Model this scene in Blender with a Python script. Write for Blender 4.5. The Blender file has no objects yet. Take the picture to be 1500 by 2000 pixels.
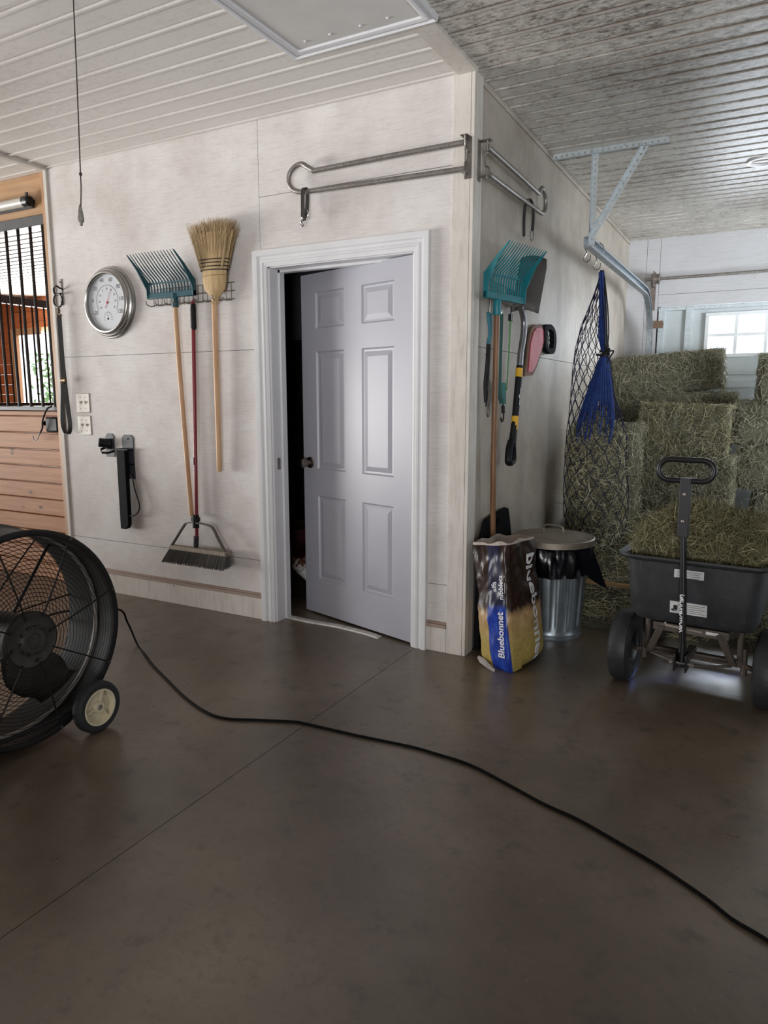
import bpy, bmesh, math, random
import numpy as np
from mathutils import Vector, Matrix, noise
from mathutils.geometry import tessellate_polygon
RN = random.Random(11)
NR = np.random.default_rng(5)
SC = bpy.context.scene
COL = SC.collection
PI = math.pi
WL = {}                                   # world location of every built object

# ------------------------------------------------------------------ helpers
def lin(h):
    h = h.lstrip('#'); c = [int(h[i:i+2], 16)/255 for i in (0, 2, 4)]
    return tuple(x/12.92 if x <= .04045 else ((x+.055)/1.055)**2.4 for x in c)
class MB:
    """collects shapes of ONE mesh; coordinates are metres in the place"""
    def __init__(s, xf=None): s.v = []; s.f = []; s.m = []; s.mi = 0; s.xf = xf; s.uv = {}
    def add(s, vs, fs, M=None):
        o = len(s.v)
        for p in vs:
            p = Vector(p)
            if M is not None: p = M @ p
            if s.xf is not None: p = s.xf @ p
            s.v.append(tuple(p))
        for f in fs: s.f.append(tuple(i+o for i in f)); s.m.append(s.mi)
        return o
    def box(s, x0, x1, y0, y1, z0, z1, M=None):
        vs = [(x, y, z) for z in (z0, z1) for y in (y0, y1) for x in (x0, x1)]
        s.add(vs, [(0, 2, 3, 1), (4, 5, 7, 6), (0, 1, 5, 4), (2, 6, 7, 3), (0, 4, 6, 2), (1, 3, 7, 5)], M)
    def tube(s, pts, r, n=8, closed=False, M=None, flat=1.0):
        P = [Vector(p) for p in pts]; k = len(P); rr = r if isinstance(r, (list, tuple)) else [r]*k
        T = []
        for i in range(k):
            a = P[(i-1) % k] if (closed or i > 0) else P[i]
            b = P[(i+1) % k] if (closed or i < k-1) else P[i]
            t = (b-a); T.append(t.normalized() if t.length > 1e-9 else Vector((0, 0, 1)))
        up = Vector((0, 0, 1)) if abs(T[0].z) < .9 else Vector((0, 1, 0))
        nrm = (up-T[0]*up.dot(T[0])).normalized(); vs = []
        for i in range(k):
            nrm = nrm-T[i]*nrm.dot(T[i])
            nrm = nrm.normalized() if nrm.length > 1e-6 else T[i].orthogonal().normalized()
            b = T[i].cross(nrm)
            for j in range(n):
                a = 2*PI*j/n; vs.append(P[i]+(nrm*math.cos(a)+b*math.sin(a)*flat)*rr[i])
        fs = []
        for i in range(k if closed else k-1):
            for j in range(n):
                a, b2 = i*n+j, i*n+(j+1) % n; c = ((i+1) % k)*n
                fs.append((a, b2, c+(j+1) % n, c+j))
        if not closed:
            fs.append(tuple(range(n-1, -1, -1))); fs.append(tuple((k-1)*n+j for j in range(n)))
        s.add(vs, fs, M)
    def ribbon(s, pts, w, width, t, M=None):
        """flat strap along pts; w = direction of its width"""
        P = [Vector(p) for p in pts]; w = Vector(w).normalized(); vs = []; k = len(P)
        for i in range(k):
            d = (P[min(i+1, k-1)]-P[max(i-1, 0)]).normalized(); n = d.cross(w).normalized()
            for a, b in ((-1, -1), (1, -1), (1, 1), (-1, 1)): vs.append(P[i]+w*(a*width/2)+n*(b*t/2))
        fs = [(i*4+j, i*4+(j+1) % 4, i*4+4+(j+1) % 4, i*4+4+j) for i in range(k-1) for j in range(4)]
        fs += [(3, 2, 1, 0), tuple((k-1)*4+j for j in range(4))]
        s.add(vs, fs, M)
    def lathe(s, prof, n=32, M=None, cap=True, fn=None):
        vs = []; k = len(prof)
        for (r, z) in prof:
            for j in range(n):
                a = 2*PI*j/n; q = fn(r, z, a) if fn else r
                vs.append((q*math.cos(a), q*math.sin(a), z))
        fs = [(i*n+j, i*n+(j+1) % n, i*n+n+(j+1) % n, i*n+n+j) for i in range(k-1) for j in range(n)]
        if cap:
            if prof[0][0] > 1e-5: fs.append(tuple(range(n-1, -1, -1)))
            if prof[-1][0] > 1e-5: fs.append(tuple((k-1)*n+j for j in range(n)))
        s.add(vs, fs, M)
    def prism(s, outer, t0, t1, M=None, holes=()):
        """2D outline with holes, extruded from z=t0 to t1"""
        loops = [[Vector((x, y, 0)) for x, y in l] for l in [outer]+list(holes)]
        flat = [p for l in loops for p in l]; n = len(flat)
        vs = [(p.x, p.y, t0) for p in flat]+[(p.x, p.y, t1) for p in flat]
        if holes: tri = tessellate_polygon(loops)
        else: tri = [tuple(range(n))]
        fs = [tuple(reversed(t)) for t in tri]+[tuple(i+n for i in t) for t in tri]
        o = 0
        for l in loops:
            k = len(l)
            for i in range(k): a, b = o+i, o+(i+1) % k; fs.append((a, b, b+n, a+n))
            o += k
        s.add(vs, fs, M)
    def loft(s, rings, cap0=True, cap1=True, closed=True, M=None):
        n = len(rings[0]); vs = [p for r in rings for p in r]; fs = []
        for i in range(len(rings)-1):
            for j in range(n if closed else n-1):
                fs.append((i*n+j, i*n+(j+1) % n, i*n+n+(j+1) % n, i*n+n+j))
        if cap0: fs.append(tuple(range(n-1, -1, -1)))
        if cap1: fs.append(tuple((len(rings)-1)*n+j for j in range(n)))
        return s.add(vs, fs, M)
    def sphere(s, c, r, n=12, M=None):
        r = r if isinstance(r, (tuple, list)) else (r, r, r); k = n//2+1
        prof = [(math.sin(PI*i/k), -math.cos(PI*i/k)) for i in range(k+1)]
        m = Matrix.Translation(c) @ Matrix.Diagonal((*r, 1))
        if M is not None: m = M @ m
        s.lathe(prof, n, m, cap=False)
    def build(s, name, mats, parent=None, loc=None, bevel=0, smooth=38, seg=2):
        me = bpy.data.meshes.new(name)
        if parent is not None: w = Vector(WL[parent.name])
        else: w = Vector((0, 0, 0))
        o0 = Vector(loc) if loc is not None else w
        me.from_pydata([tuple(Vector(p)-o0) for p in s.v], [], s.f)
        mats = mats if isinstance(mats, (list, tuple)) else [mats]
        for m in mats: me.materials.append(m)
        if len(mats) > 1: me.polygons.foreach_set('material_index', s.m)
        me.validate(); me.update()
        if smooth:
            me.polygons.foreach_set('use_smooth', [True]*len(me.polygons))
            try: me.set_sharp_from_angle(angle=math.radians(smooth))
            except Exception: pass
        o = bpy.data.objects.new(name, me); COL.objects.link(o)
        if parent is not None: o.parent = parent
        o.location = o0-w
        WL[o.name] = tuple(o0)
        if bevel:
            b = o.modifiers.new('bevel', 'BEVEL'); b.width = bevel; b.segments = seg; b.limit_method = 'ANGLE'; b.angle_limit = math.radians(40)
        return o
def thing(name, label, cat, loc, group=None):
    o = bpy.data.objects.new(name, None); COL.objects.link(o); o.location = loc; WL[o.name] = tuple(loc)
    o.empty_display_size = .05
    return tag(o, label, cat, group)
def tag(o, label, cat, group=None, kind=None):
    o['label'] = label; o['category'] = cat
    if group: o['group'] = group
    if kind: o['kind'] = kind
    return o
def struct(o): o['kind'] = 'structure'; return o
def arc(c, r, a0, a1, n, ax=0, ay=2):
    out = []
    for i in range(n+1):
        a = a0+(a1-a0)*i/n; p = list(c); p[ax] += r*math.cos(a); p[ay] += r*math.sin(a); out.append(tuple(p))
    return out
def smooth_path(pts, k=6):
    P = [Vector(p) for p in pts]; out = []
    for i in range(len(P)-1):
        a, b, c, d = P[max(i-1, 0)], P[i], P[i+1], P[min(i+2, len(P)-1)]
        for j in range(k):
            t = j/k
            out.append(.5*((2*b)+(c-a)*t+(2*a-5*b+4*c-d)*t*t+(3*b-a-3*c+d)*t**3))
    out.append(P[-1]); return out
def frame(o, x, y, z):
    """matrix with given origin and axes"""
    m = Matrix((Vector(x), Vector(y), Vector(z))).transposed().to_4x4(); m.translation = Vector(o); return m
def Rz(a, c=(0, 0, 0)): return Matrix.Translation(c) @ Matrix.Rotation(a, 4, 'Z') @ Matrix.Translation(-Vector(c))
def glyphs(text, size, bold=0.0, align='LEFT', cut=0):
    """letter shapes as flat 2D mesh, cut into strips so they can follow a curved face"""
    cu = bpy.data.curves.new('lettering', 'FONT'); cu.body = text; cu.size = size; cu.offset = bold; cu.align_x = align; cu.resolution_u = 3
    o = bpy.data.objects.new('lettering', cu); COL.objects.link(o)
    dg = bpy.context.evaluated_depsgraph_get(); dg.update()
    me = bpy.data.meshes.new_from_object(o.evaluated_get(dg))
    if cut:
        bm = bmesh.new(); bm.from_mesh(me)
        for ax in (0, 1):
            c = [v.co[ax] for v in bm.verts]; q = min(c)+cut
            while q < max(c):
                co = Vector((0, 0, 0)); co[ax] = q; no = Vector((0, 0, 0)); no[ax] = 1
                bmesh.ops.bisect_plane(bm, geom=bm.verts[:]+bm.edges[:]+bm.faces[:], plane_co=co, plane_no=no, dist=1e-6); q += cut
        bm.to_mesh(me); bm.free()
    vs = [(v.co.x, v.co.y) for v in me.vertices]; fs = [tuple(p.vertices) for p in me.polygons]
    bpy.data.objects.remove(o); bpy.data.meshes.remove(me); bpy.data.curves.remove(cu)
    return vs, fs

# ------------------------------------------------------------------ materials
def base_mat(name):
    m = bpy.data.materials.new(name); m.use_nodes = True; nt = m.node_tree
    return m, nt, nt.nodes['Principled BSDF']
def N(nt, t, **kw):
    n = nt.nodes.new(t)
    for k, v in kw.items(): setattr(n, k, v)
    return n
def L(nt, a, b): nt.links.new(a, b)
def ramp(nt, stops, fac):
    r = N(nt, 'ShaderNodeValToRGB'); e = r.color_ramp.elements
    while len(e) < len(stops): e.new(.5)
    for i, (p, c) in enumerate(stops): e[i].position = p; e[i].color = (*c, 1) if len(c) == 3 else c
    L(nt, fac, r.inputs[0]); return r.outputs[0]
def coords(nt, kind='Object', scale=(1, 1, 1)):
    if kind == 'World': src = N(nt, 'ShaderNodeNewGeometry').outputs['Position']
    else: src = N(nt, 'ShaderNodeTexCoord').outputs[kind]
    mp = N(nt, 'ShaderNodeMapping'); mp.inputs['Scale'].default_value = scale; L(nt, src, mp.inputs[0]); return mp.outputs[0]
def noise_f(nt, co, scale, detail=4, rough=.6):
    n = N(nt, 'ShaderNodeTexNoise'); n.inputs['Scale'].default_value = scale; n.inputs['Detail'].default_value = detail
    n.inputs['Roughness'].default_value = rough; L(nt, co, n.inputs['Vector']); return n.outputs['Fac']
def mix(nt, fac, a, b, mode='MIX'):
    m = N(nt, 'ShaderNodeMix', data_type='RGBA', blend_type=mode)
    if hasattr(fac, 'node'): L(nt, fac, m.inputs[0])
    else: m.inputs[0].default_value = fac
    for v, i in ((a, 6), (b, 7)):
        if hasattr(v, 'node'): L(nt, v, m.inputs[i])
        else: m.inputs[i].default_value = (*v, 1)
    return m.outputs[2]
def math_n(nt, op, a, b=None, c=None):
    m = N(nt, 'ShaderNodeMath', operation=op)
    for i, v in enumerate((a, b, c)):
        if v is None: continue
        if hasattr(v, 'node'): L(nt, v, m.inputs[i])
        else: m.inputs[i].default_value = v
    return m.outputs[0]
def bump(nt, b, h, strength=.2, dist=.01):
    n = N(nt, 'ShaderNodeBump'); n.inputs['Strength'].default_value = strength; n.inputs['Distance'].default_value = dist
    L(nt, h, n.inputs['Height']); L(nt, n.outputs[0], b.inputs['Normal'])
MC = {}
def pm(name, col, rough=.6, metal=0., var=.18, scale=12, stretch=(1, 1, 1), bmp=.0, wear=None, spec=.5):
    """procedural: colour broken up by noise, optional wear colour"""
    if name in MC: return MC[name]
    m, nt, b = base_mat(name); c = lin(col) if isinstance(col, str) else col
    co = coords(nt, 'Object', stretch); f = noise_f(nt, co, scale)
    lo = tuple(x*(1-var) for x in c); hi = tuple(min(1, x*(1+var)) for x in c)
    o = ramp(nt, [(.3, lo), (.7, hi)], f)
    if wear:
        f2 = noise_f(nt, co, scale*2.7, 6, .7); k = ramp(nt, [(.56, (0, 0, 0)), (.68, (1, 1, 1))], f2)
        o = mix(nt, k, o, lin(wear))
    L(nt, o, b.inputs['Base Color']); b.inputs['Roughness'].default_value = rough; b.inputs['Metallic'].default_value = metal
    b.inputs['Specular IOR Level'].default_value = spec
    if bmp: bump(nt, b, f, bmp, .004)
    MC[name] = m; return m
def wall_mat(name, base, dirt, amt=.5, grain=(2.4, 2.4, 42)):
    m, nt, b = base_mat(name)
    co = coords(nt, 'World', (1, 1, 1)); cs = coords(nt, 'World', grain)
    big = noise_f(nt, co, 1.9, 6, .68); g = noise_f(nt, cs, 3.2, 6, .75); sp = noise_f(nt, co, 22, 3, .5)
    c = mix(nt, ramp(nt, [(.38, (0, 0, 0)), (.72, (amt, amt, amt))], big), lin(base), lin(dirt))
    c = mix(nt, ramp(nt, [(.50, (0, 0, 0)), (.76, (.45, .45, .45))], g), c, lin('#8b827c'))
    c = mix(nt, ramp(nt, [(.74, (0, 0, 0)), (.8, (.6, .6, .6))], sp), c, lin('#6a5f58'))
    L(nt, c, b.inputs['Base Color']); b.inputs['Roughness'].default_value = .62
    bump(nt, b, g, .25, .004); return m
def ceil_mat(name, base, grime, pitch, phase, amt):
    m, nt, b = base_mat(name)
    co = coords(nt, 'World'); st = coords(nt, 'World', (2.2, 4.5, 1))
    big = noise_f(nt, co, .9, 4, .6); spk = noise_f(nt, st, 8, 9, .82); fine = noise_f(nt, co, 40, 3, .6)
    sx = N(nt, 'ShaderNodeSeparateXYZ'); L(nt, co, sx.inputs[0])
    t = math_n(nt, 'FRACT', math_n(nt, 'DIVIDE', math_n(nt, 'SUBTRACT', sx.outputs[1], phase), pitch))
    d = math_n(nt, 'ABSOLUTE', math_n(nt, 'SUBTRACT', t, .5))      # .5 at a rib, 0 between
    rib = ramp(nt, [(.40, (0, 0, 0)), (.47, (1, 1, 1))], d)
    seam = ramp(nt, [(0, (0, 0, 0)), (.075, (0, 0, 0)), (.09, (.5, .5, .5)), (.15, (0, 0, 0)), (.88, (0, 0, 0)), (.925, (1, 1, 1)), (.985, (1, 1, 1)), (1, (0, 0, 0))], t)
    bead = ramp(nt, [(0, (.35,)*3), (.07, (.35,)*3), (.09, (1, 1, 1)), (.98, (1, 1, 1)), (1, (.35,)*3)], t)
    g = math_n(nt, 'ADD', math_n(nt, 'MULTIPLY', spk, .75), math_n(nt, 'MULTIPLY', big, .35))
    g = math_n(nt, 'ADD', g, math_n(nt, 'MULTIPLY', rib, .075))
    f = ramp(nt, [(.57-.03*amt, (0, 0, 0)), (.70-.03*amt, (amt, amt, amt))], g)
    f = math_n(nt, 'MULTIPLY', f, bead); sd_ = math_n(nt, 'MULTIPLY', seam, math_n(nt, 'MULTIPLY', ramp(nt, [(.36, (0, 0, 0)), (.6, (1, 1, 1))], big), amt))
    f = math_n(nt, 'MAXIMUM', f, sd_)
    c = mix(nt, f, lin(base), lin(grime))
    c = mix(nt, ramp(nt, [(.62, (0, 0, 0)), (.72, (.35*amt,)*3)], fine), c, lin('#4a3d33'))
    L(nt, c, b.inputs['Base Color']); b.inputs['Roughness'].default_value = .42; return m
def floor_mat():
    m, nt, b = base_mat('stained concrete')
    co = coords(nt, 'World'); ss = coords(nt, 'World', (1, 5, 1))
    a = noise_f(nt, co, .9, 6, .62); sp = noise_f(nt, co, 9, 5, .6); f = noise_f(nt, co, 70, 4, .7); sc = noise_f(nt, ss, 3, 7, .75)
    c = ramp(nt, [(.3, lin('#4c4235')), (.5, lin('#67594a')), (.7, lin('#807361'))], a)
    c = mix(nt, ramp(nt, [(.58, (0, 0, 0)), (.70, (.65, .65, .65))], sp), c, lin('#3f362f'))
    c = mix(nt, ramp(nt, [(.60, (0, 0, 0)), (.78, (.42, .42, .42))], sc), c, lin('#8f867e'))
    c = mix(nt, ramp(nt, [(.62, (0, 0, 0)), (.74, (.5, .5, .5))], f), c, lin('#968d84'))
    f3 = noise_f(nt, co, 28, 6, .75); c = mix(nt, ramp(nt, [(.52, (0, 0, 0)), (.66, (.5, .5, .5))], f3), c, lin('#4a3f35'))
    L(nt, c, b.inputs['Base Color'])
    L(nt, ramp(nt, [(.3, (.27,)*3), (.7, (.40,)*3)], sp), b.inputs['Roughness'])
    b.inputs['Specular IOR Level'].default_value = 1.0; bump(nt, b, f, .06, .002); return m
def hay_mat(name, cols):
    m, nt, b = base_mat(name)
    g = N(nt, 'ShaderNodeNewGeometry'); k = len(cols)
    c = ramp(nt, [(i/(k-1), lin(x)) for i, x in enumerate(cols)], g.outputs['Random Per Island'])
    L(nt, c, b.inputs['Base Color']); b.inputs['Roughness'].default_value = .8; b.inputs['Specular IOR Level'].default_value = .2
    return m
def wood_mat(name, c1, c2, along='X', scale=3.0, rough=.45, knots=False):
    m, nt, b = base_mat(name)
    s = {'X': (.8, 14, 14), 'Y': (14, .8, 14), 'Z': (14, 14, .8)}[along]
    co = coords(nt, 'Object', s); f = noise_f(nt, co, scale, 6, .65)
    c = ramp(nt, [(.32, lin(c1)), (.68, lin(c2))], f)
    if knots:
        kc = coords(nt, 'Object', (5, 5, 9)); v = N(nt, 'ShaderNodeTexVoronoi'); v.inputs['Scale'].default_value = 1.0; L(nt, kc, v.inputs['Vector'])
        c = mix(nt, ramp(nt, [(.09, (.9,)*3), (.15, (0, 0, 0))], v.outputs['Distance']), c, lin('#75594a'))
    L(nt, c, b.inputs['Base Color']); b.inputs['Roughness'].default_value = rough; bump(nt, b, f, .12, .003); return m

white_wall = wall_mat('painted panel', '#dcd8d5', '#bdb3ad', .85)
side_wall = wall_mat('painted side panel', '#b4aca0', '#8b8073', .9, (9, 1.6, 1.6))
back_white = wall_mat('white liner panel', '#bdbdc0', '#abaaa8', .4)
trim_white = wall_mat('painted trim board', '#d8d3cb', '#bbb1a6', .6, (9, 9, 1.2))
casing_white = pm('gloss white casing', '#dadadc', .35, var=.04, scale=6)
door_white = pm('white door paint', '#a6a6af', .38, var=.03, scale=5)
brown_strip = wood_mat('bare brown strip', '#8a7365', '#a9968a')
ceil_clean = ceil_mat('white ribbed ceiling', '#dad6d1', '#94887d', .1275, -.152, .3)
ceil_dirty = ceil_mat('grimy ribbed ceiling', '#d0ccc4', '#4f3d2d', .1165, .011, .95)
hatch_white = pm('hatch panel paint', '#cfcdca', .6, var=.06, scale=5, bmp=.1)
conc = floor_mat()
dark_gap = pm('dark gap', '#1d1a18', .9, var=.1)
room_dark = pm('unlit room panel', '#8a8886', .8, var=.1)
black_plastic = pm('black plastic', '#141518', .5, var=.2, scale=20, spec=.25)
black_metal = pm('black painted metal', '#141416', .36, var=.2, scale=30, spec=.45)
galv = pm('galvanised steel', '#a4abb0', .48, .7, .22, 26)
galv_white = pm('galvanised door stile', '#c3ccd0', .5, .3, .1, 30, wear='#8d8a86')
dull_steel = pm('dull steel tube', '#8d8883', .45, .65, .2, 30, wear='#5c4f46')
chrome = pm('bright steel', '#c4c4c4', .2, 1., .06)
brushed = pm('brushed aluminium', '#a9a8a4', .32, .95, .1, 4, (1, 30, 30))
rubber = pm('tyre rubber', '#1f1f20', .72, var=.25, scale=30, bmp=.2)
tread_rubber = pm('worn tread rubber', '#2a2a2c', .5, var=.25, scale=24, bmp=.2)
cream = pm('cream plastic', '#cfc4a8', .5, var=.1, scale=14)
teal = pm('teal plastic', '#12707a', .45, var=.14, scale=10, wear='#2f5f60')
teal_dark = pm('weathered dark teal plastic', '#1f4f5a', .5, var=.22, scale=14)
handle_wood = wood_mat('pale tool handle', '#b98a62', '#d9b48c', 'Z', 3)
old_wood = wood_mat('worn brown handle', '#65442c', '#8d6643', 'Z', 4)
red_paint = pm('dark red enamel', '#7c1727', .32, var=.1, scale=8)
saw_red = pm('faded red plate', '#b5444c', .6, var=.1, scale=9)
straw_c = hay_mat('broom corn', ['#94805c', '#b8a07a', '#cdb893', '#a98f69', '#9c7c62'])
straw_body = pm('bound broom corn', '#bba075', .75, var=.25, scale=22, stretch=(3, 3, .25))
thread = pm('black stitching', '#22201e', .8)
pine = wood_mat('stall pine boards', '#ad7a56', '#c99772', 'X', 2.6, .62, knots=True)
pine_beam = wood_mat('stall header pine', '#a98059', '#c49d74', 'X', 2.4, .5)
pine_post = wood_mat('stall post pine', '#a77c58', '#c39c76', 'Z', 2.4, .5)
red_wood = wood_mat('stained red stall wood', '#a55d36', '#c87d4f', 'X', 2.6, .45)
dark_rail = pm('charcoal rail', '#4b4a4c', .5, .3, .15, 12)
leather = pm('black leather strap', '#2d2c2b', .5, var=.25, scale=30)
bronze = pm('tarnished brass', '#6d5a46', .4, .9, .2)
switch_pl = pm('ivory switch plate', '#cfcabd', .4, var=.05, wear='#a89f90')
blue_cord = pm('royal blue net cord', '#1c3878', .7, var=.3, scale=30)
navy_cord = pm('dark navy net cord', '#181e3c', .75, var=.3, scale=30)
black_cord = pm('black cord', '#141416', .7, var=.2)
green_web = pm('green strap', '#1f5148', .65, var=.2)
lime_cord = pm('thin green cord', '#4f8a4a', .6, var=.1)
liner_black = pm('black bin liner', '#0d0e14', .25, var=.2, scale=14, bmp=.6, spec=.7)
lid_metal = pm('dirty bin lid', '#8f877a', .5, .55, .22, 9, wear='#7a6148')
can_metal = pm('fluted bin steel', '#939ca2', .36, .75, .2, 10)
yellow_t = pm('yellow band', '#d9a92c', .45, var=.06)
cart_poly = pm('charcoal poly tub', '#2b2d30', .55, var=.25, scale=18, wear='#3a3a3a', bmp=.15)
cart_frame = pm('muddy grey frame', '#5b544d', .6, .4, .25, 25, wear='#6a4630')
paper = pm('white sticker', '#cfd0d0', .5, var=.04)
ink = pm('black ink', '#1c1c1e', .6)
ink_grey = pm('grey print', '#77777a', .6)
letter_white = pm('white lettering', '#e6e6ea', .5, var=.03)
hay_green = hay_mat('green baled hay', ['#5b5a4c', '#7b7965', '#9c9880', '#6b6959', '#b9b4a0'])
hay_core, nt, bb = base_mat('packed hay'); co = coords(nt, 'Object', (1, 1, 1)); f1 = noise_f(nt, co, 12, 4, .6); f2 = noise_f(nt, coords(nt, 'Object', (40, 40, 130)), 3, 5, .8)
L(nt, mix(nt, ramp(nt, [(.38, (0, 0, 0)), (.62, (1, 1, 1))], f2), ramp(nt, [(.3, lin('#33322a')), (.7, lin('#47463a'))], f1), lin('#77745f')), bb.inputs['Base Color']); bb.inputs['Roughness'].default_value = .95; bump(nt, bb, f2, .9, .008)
hay_gold = hay_mat('loose golden hay', ['#5a573e', '#7d7858', '#9a9472', '#676348', '#bcb594'])
hay_net_m = hay_mat('netted hay', ['#8b886b', '#b3ae8d', '#ccc8a8', '#74715a', '#e2ddc2'])
cord_black = pm('black rubber cord', '#101010', .6, var=.25, scale=30, wear='#1b1a19', spec=.08)
fan_black = pm('dusty black steel', '#131110', .6, 0, .25, 20, wear='#23201e', spec=.25)
fan_grey = pm('dusty motor casing', '#34312e', .6, .3, .25, 20, wear='#4a443c')
dial_white = pm('dial face', '#c6cace', .45, var=.04, scale=4)
red_needle = pm('red needle', '#b0262b', .5)
fur = None

# ------------------------------------------------------------------ camera
cam = bpy.data.cameras.new('camera'); camo = bpy.data.objects.new('camera', cam); COL.objects.link(camo)
cam.sensor_fit = 'VERTICAL'; cam.sensor_height = 24; cam.lens = 1386*24/2000; cam.clip_start = .02
camo.location = (1.279, -3.226, 1.29); camo.rotation_euler = (math.radians(90-9.1), 0, math.radians(28.306)); SC.camera = camo
CEIL = 2.742

# ------------------------------------------------------------------ setting
b = MB()                                                   # concrete slab with saw joints
b.box(-10, -.2652, -7, 4.6, -.06, 0); b.box(-.2625, 6, -7, .1, -.06, 0); b.box(-.2625, 6, .1022, 4.6, -.06, 0)
b.box(-10, 6, -7, 4.6, -.1, -.003)
struct(b.build('floor', conc, loc=(0, 0, 0)))
def ribbed(x0, x1, y0, y1, pitch, phase, name, m, w=.011, d=.007):
    k0 = math.ceil((y0-phase)/pitch); prof = [(y0, CEIL)]; k = k0
    while phase+k*pitch < y1-.03:
        y = phase+k*pitch
        prof += [(y-.008, CEIL), (y-.007, CEIL+.009), (y-.002, CEIL+.009), (y-.001, CEIL-d), (y+w, CEIL-d), (y+w+.006, CEIL)]; k += 1
    prof.append((y1, CEIL)); b = MB()
    vs = [(x, y, z) for x in (x0, x1) for y, z in prof]; n = len(prof)
    b.add(vs, [(i, i+1, i+1+n, i+n) for i in range(n-1)]); b.box(x0, x1, y0, y1, CEIL+.03, CEIL+.12)
    return struct(b.build(name, m, loc=(0, 0, CEIL), smooth=0))
ribbed(-2.93, -.03, -7, .02, .1275, -.152, 'ceiling_left', ceil_clean)
ribbed(-.03, 6, -7, 4.05, .1165, .011, 'ceiling_right', ceil_dirty, .008, .005)
ribbed(-10, -2.93, -7, 4.1, .1275, -.152, 'ceiling_stall', ceil_clean)
b = MB(); b.box(-.075, .022, -7, .0, CEIL-.014, CEIL+.02); struct(b.build('trim_1', trim_white, loc=(0, 0, CEIL), bevel=.003))      # flat strip along the ceiling
b = MB(); b.box(-2.95, -2.90, -7, .0, CEIL-.016, CEIL+.02); struct(b.build('trim_2', trim_white, loc=(-2.92, 0, CEIL), bevel=.003))
# front wall: panels with open joints, door hole x -1.18..-.285, z 0..2.0
b = MB()
for x0, x1, z0, z1 in ((-2.905, -1.2215, .355, 1.557), (-2.905, -1.2215, 1.5595, CEIL), (-2.905, -1.18, .146, .3525),
                       (-1.2185, -.094, 2.356, CEIL), (-1.2185, -.094, 2.0, 2.353), (-.285, -.094, .146, .3525), (-.285, -.094, .355, 2.0),
                       (-1.2185, -1.18, .355, 2.0)):
    b.box(x0, x1, 0, .012, z0, z1)
b.mi = 1
b.box(-2.92, -1.18, .013, .12, 0, CEIL); b.box(-.285, -.02, .013, .12, 0, CEIL); b.box(-1.18, -.285, .013, .12, 2.0, CEIL)
struct(b.build('wall_front', [white_wall, dark_gap], loc=(-1.5, 0, 0)))
b = MB()
for x0, x1 in ((-2.905, -1.262), (-.205, -.094)):
    b.mi = 0; b.box(x0, x1, -.012, .012, 0, .128)
    b.mi = 1; b.box(x0, x1, -.017, .012, .128, .146); b.box(x0, x1, -.011, .012, .146, .158)
struct(b.build('baseboard_front', [trim_white, brown_strip], loc=(-2, 0, 0), bevel=.002))
b = MB(); b.box(-.092, -.006, -.014, .012, 0, CEIL-.002); b.box(-.0045, .012, -.014, .016, 0, CEIL-.002); b.box(.0, .012, .016, .09, 0, CEIL-.002)
struct(b.build('trim_3', trim_white, loc=(0, 0, 0), bevel=.002))      # outside corner boards
b = MB(); b.box(-2.936, -2.905, -.012, .04, 0, CEIL-.002); struct(b.build('trim_4', trim_white, loc=(-2.92, 0, 0), bevel=.003))
# side wall
b = MB()
for y0, y1, z0, z1 in ((.091, .8425, 1.541, CEIL), (.8455, 2.06, 1.541, CEIL), (2.063, 4.0, 1.541, CEIL), (.091, 2.06, 0, 1.538), (2.063, 4.0, 0, 1.538)):
    b.box(-.012, 0, y0, y1, z0, z1)
b.mi = 1; b.box(-.1, -.013, .1, 4.05, 0, CEIL)
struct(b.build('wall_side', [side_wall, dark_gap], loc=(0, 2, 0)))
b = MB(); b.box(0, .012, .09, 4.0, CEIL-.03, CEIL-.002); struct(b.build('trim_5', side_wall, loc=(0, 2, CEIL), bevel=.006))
# back wall around the overhead door
b = MB(); Y = 4.0
for x0, x1, z0, z1 in ((0, .165, 0, CEIL), (.168, .283, 0, CEIL), (.286, 1.32, 2.24, CEIL), (.286, 5.2, 2.13, 2.237), (1.323, 5.2, 2.24, CEIL), (3.2, 5.2, 0, 2.127)):
    b.box(x0, x1, Y, Y+.02, z0, z1)
b.mi = 1; b.box(0, .3, Y+.021, Y+.1, 0, CEIL); b.box(.3, 5.2, Y+.021, Y+.1, 2.2, CEIL); b.box(3.2, 5.2, Y+.021, Y+.1, 0, 2.2)
struct(b.build('wall_back', [back_white, dark_gap], loc=(1, 4, 0)))
b = MB(); b.box(5.2, 5.3, -7, -.2, 0, CEIL); b.box(5.2, 5.3, 3.3, 4.1, 0, CEIL); b.box(5.2, 5.3, -.2, 3.3, 2.5, CEIL); struct(b.build('wall_right', back_white, loc=(5.2, 0, 0)))
b = MB(); b.box(-10, 5.3, -7.1, -7, 0, CEIL); struct(b.build('wall_behind', pine, loc=(0, -7, 0)))
b = MB(); b.box(-10.1, -10, -7, -5.4, 0, CEIL); b.box(-10.1, -10, -1.2, 4, 0, CEIL); struct(b.build('wall_left', pine, loc=(-10, 0, 0)))
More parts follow.
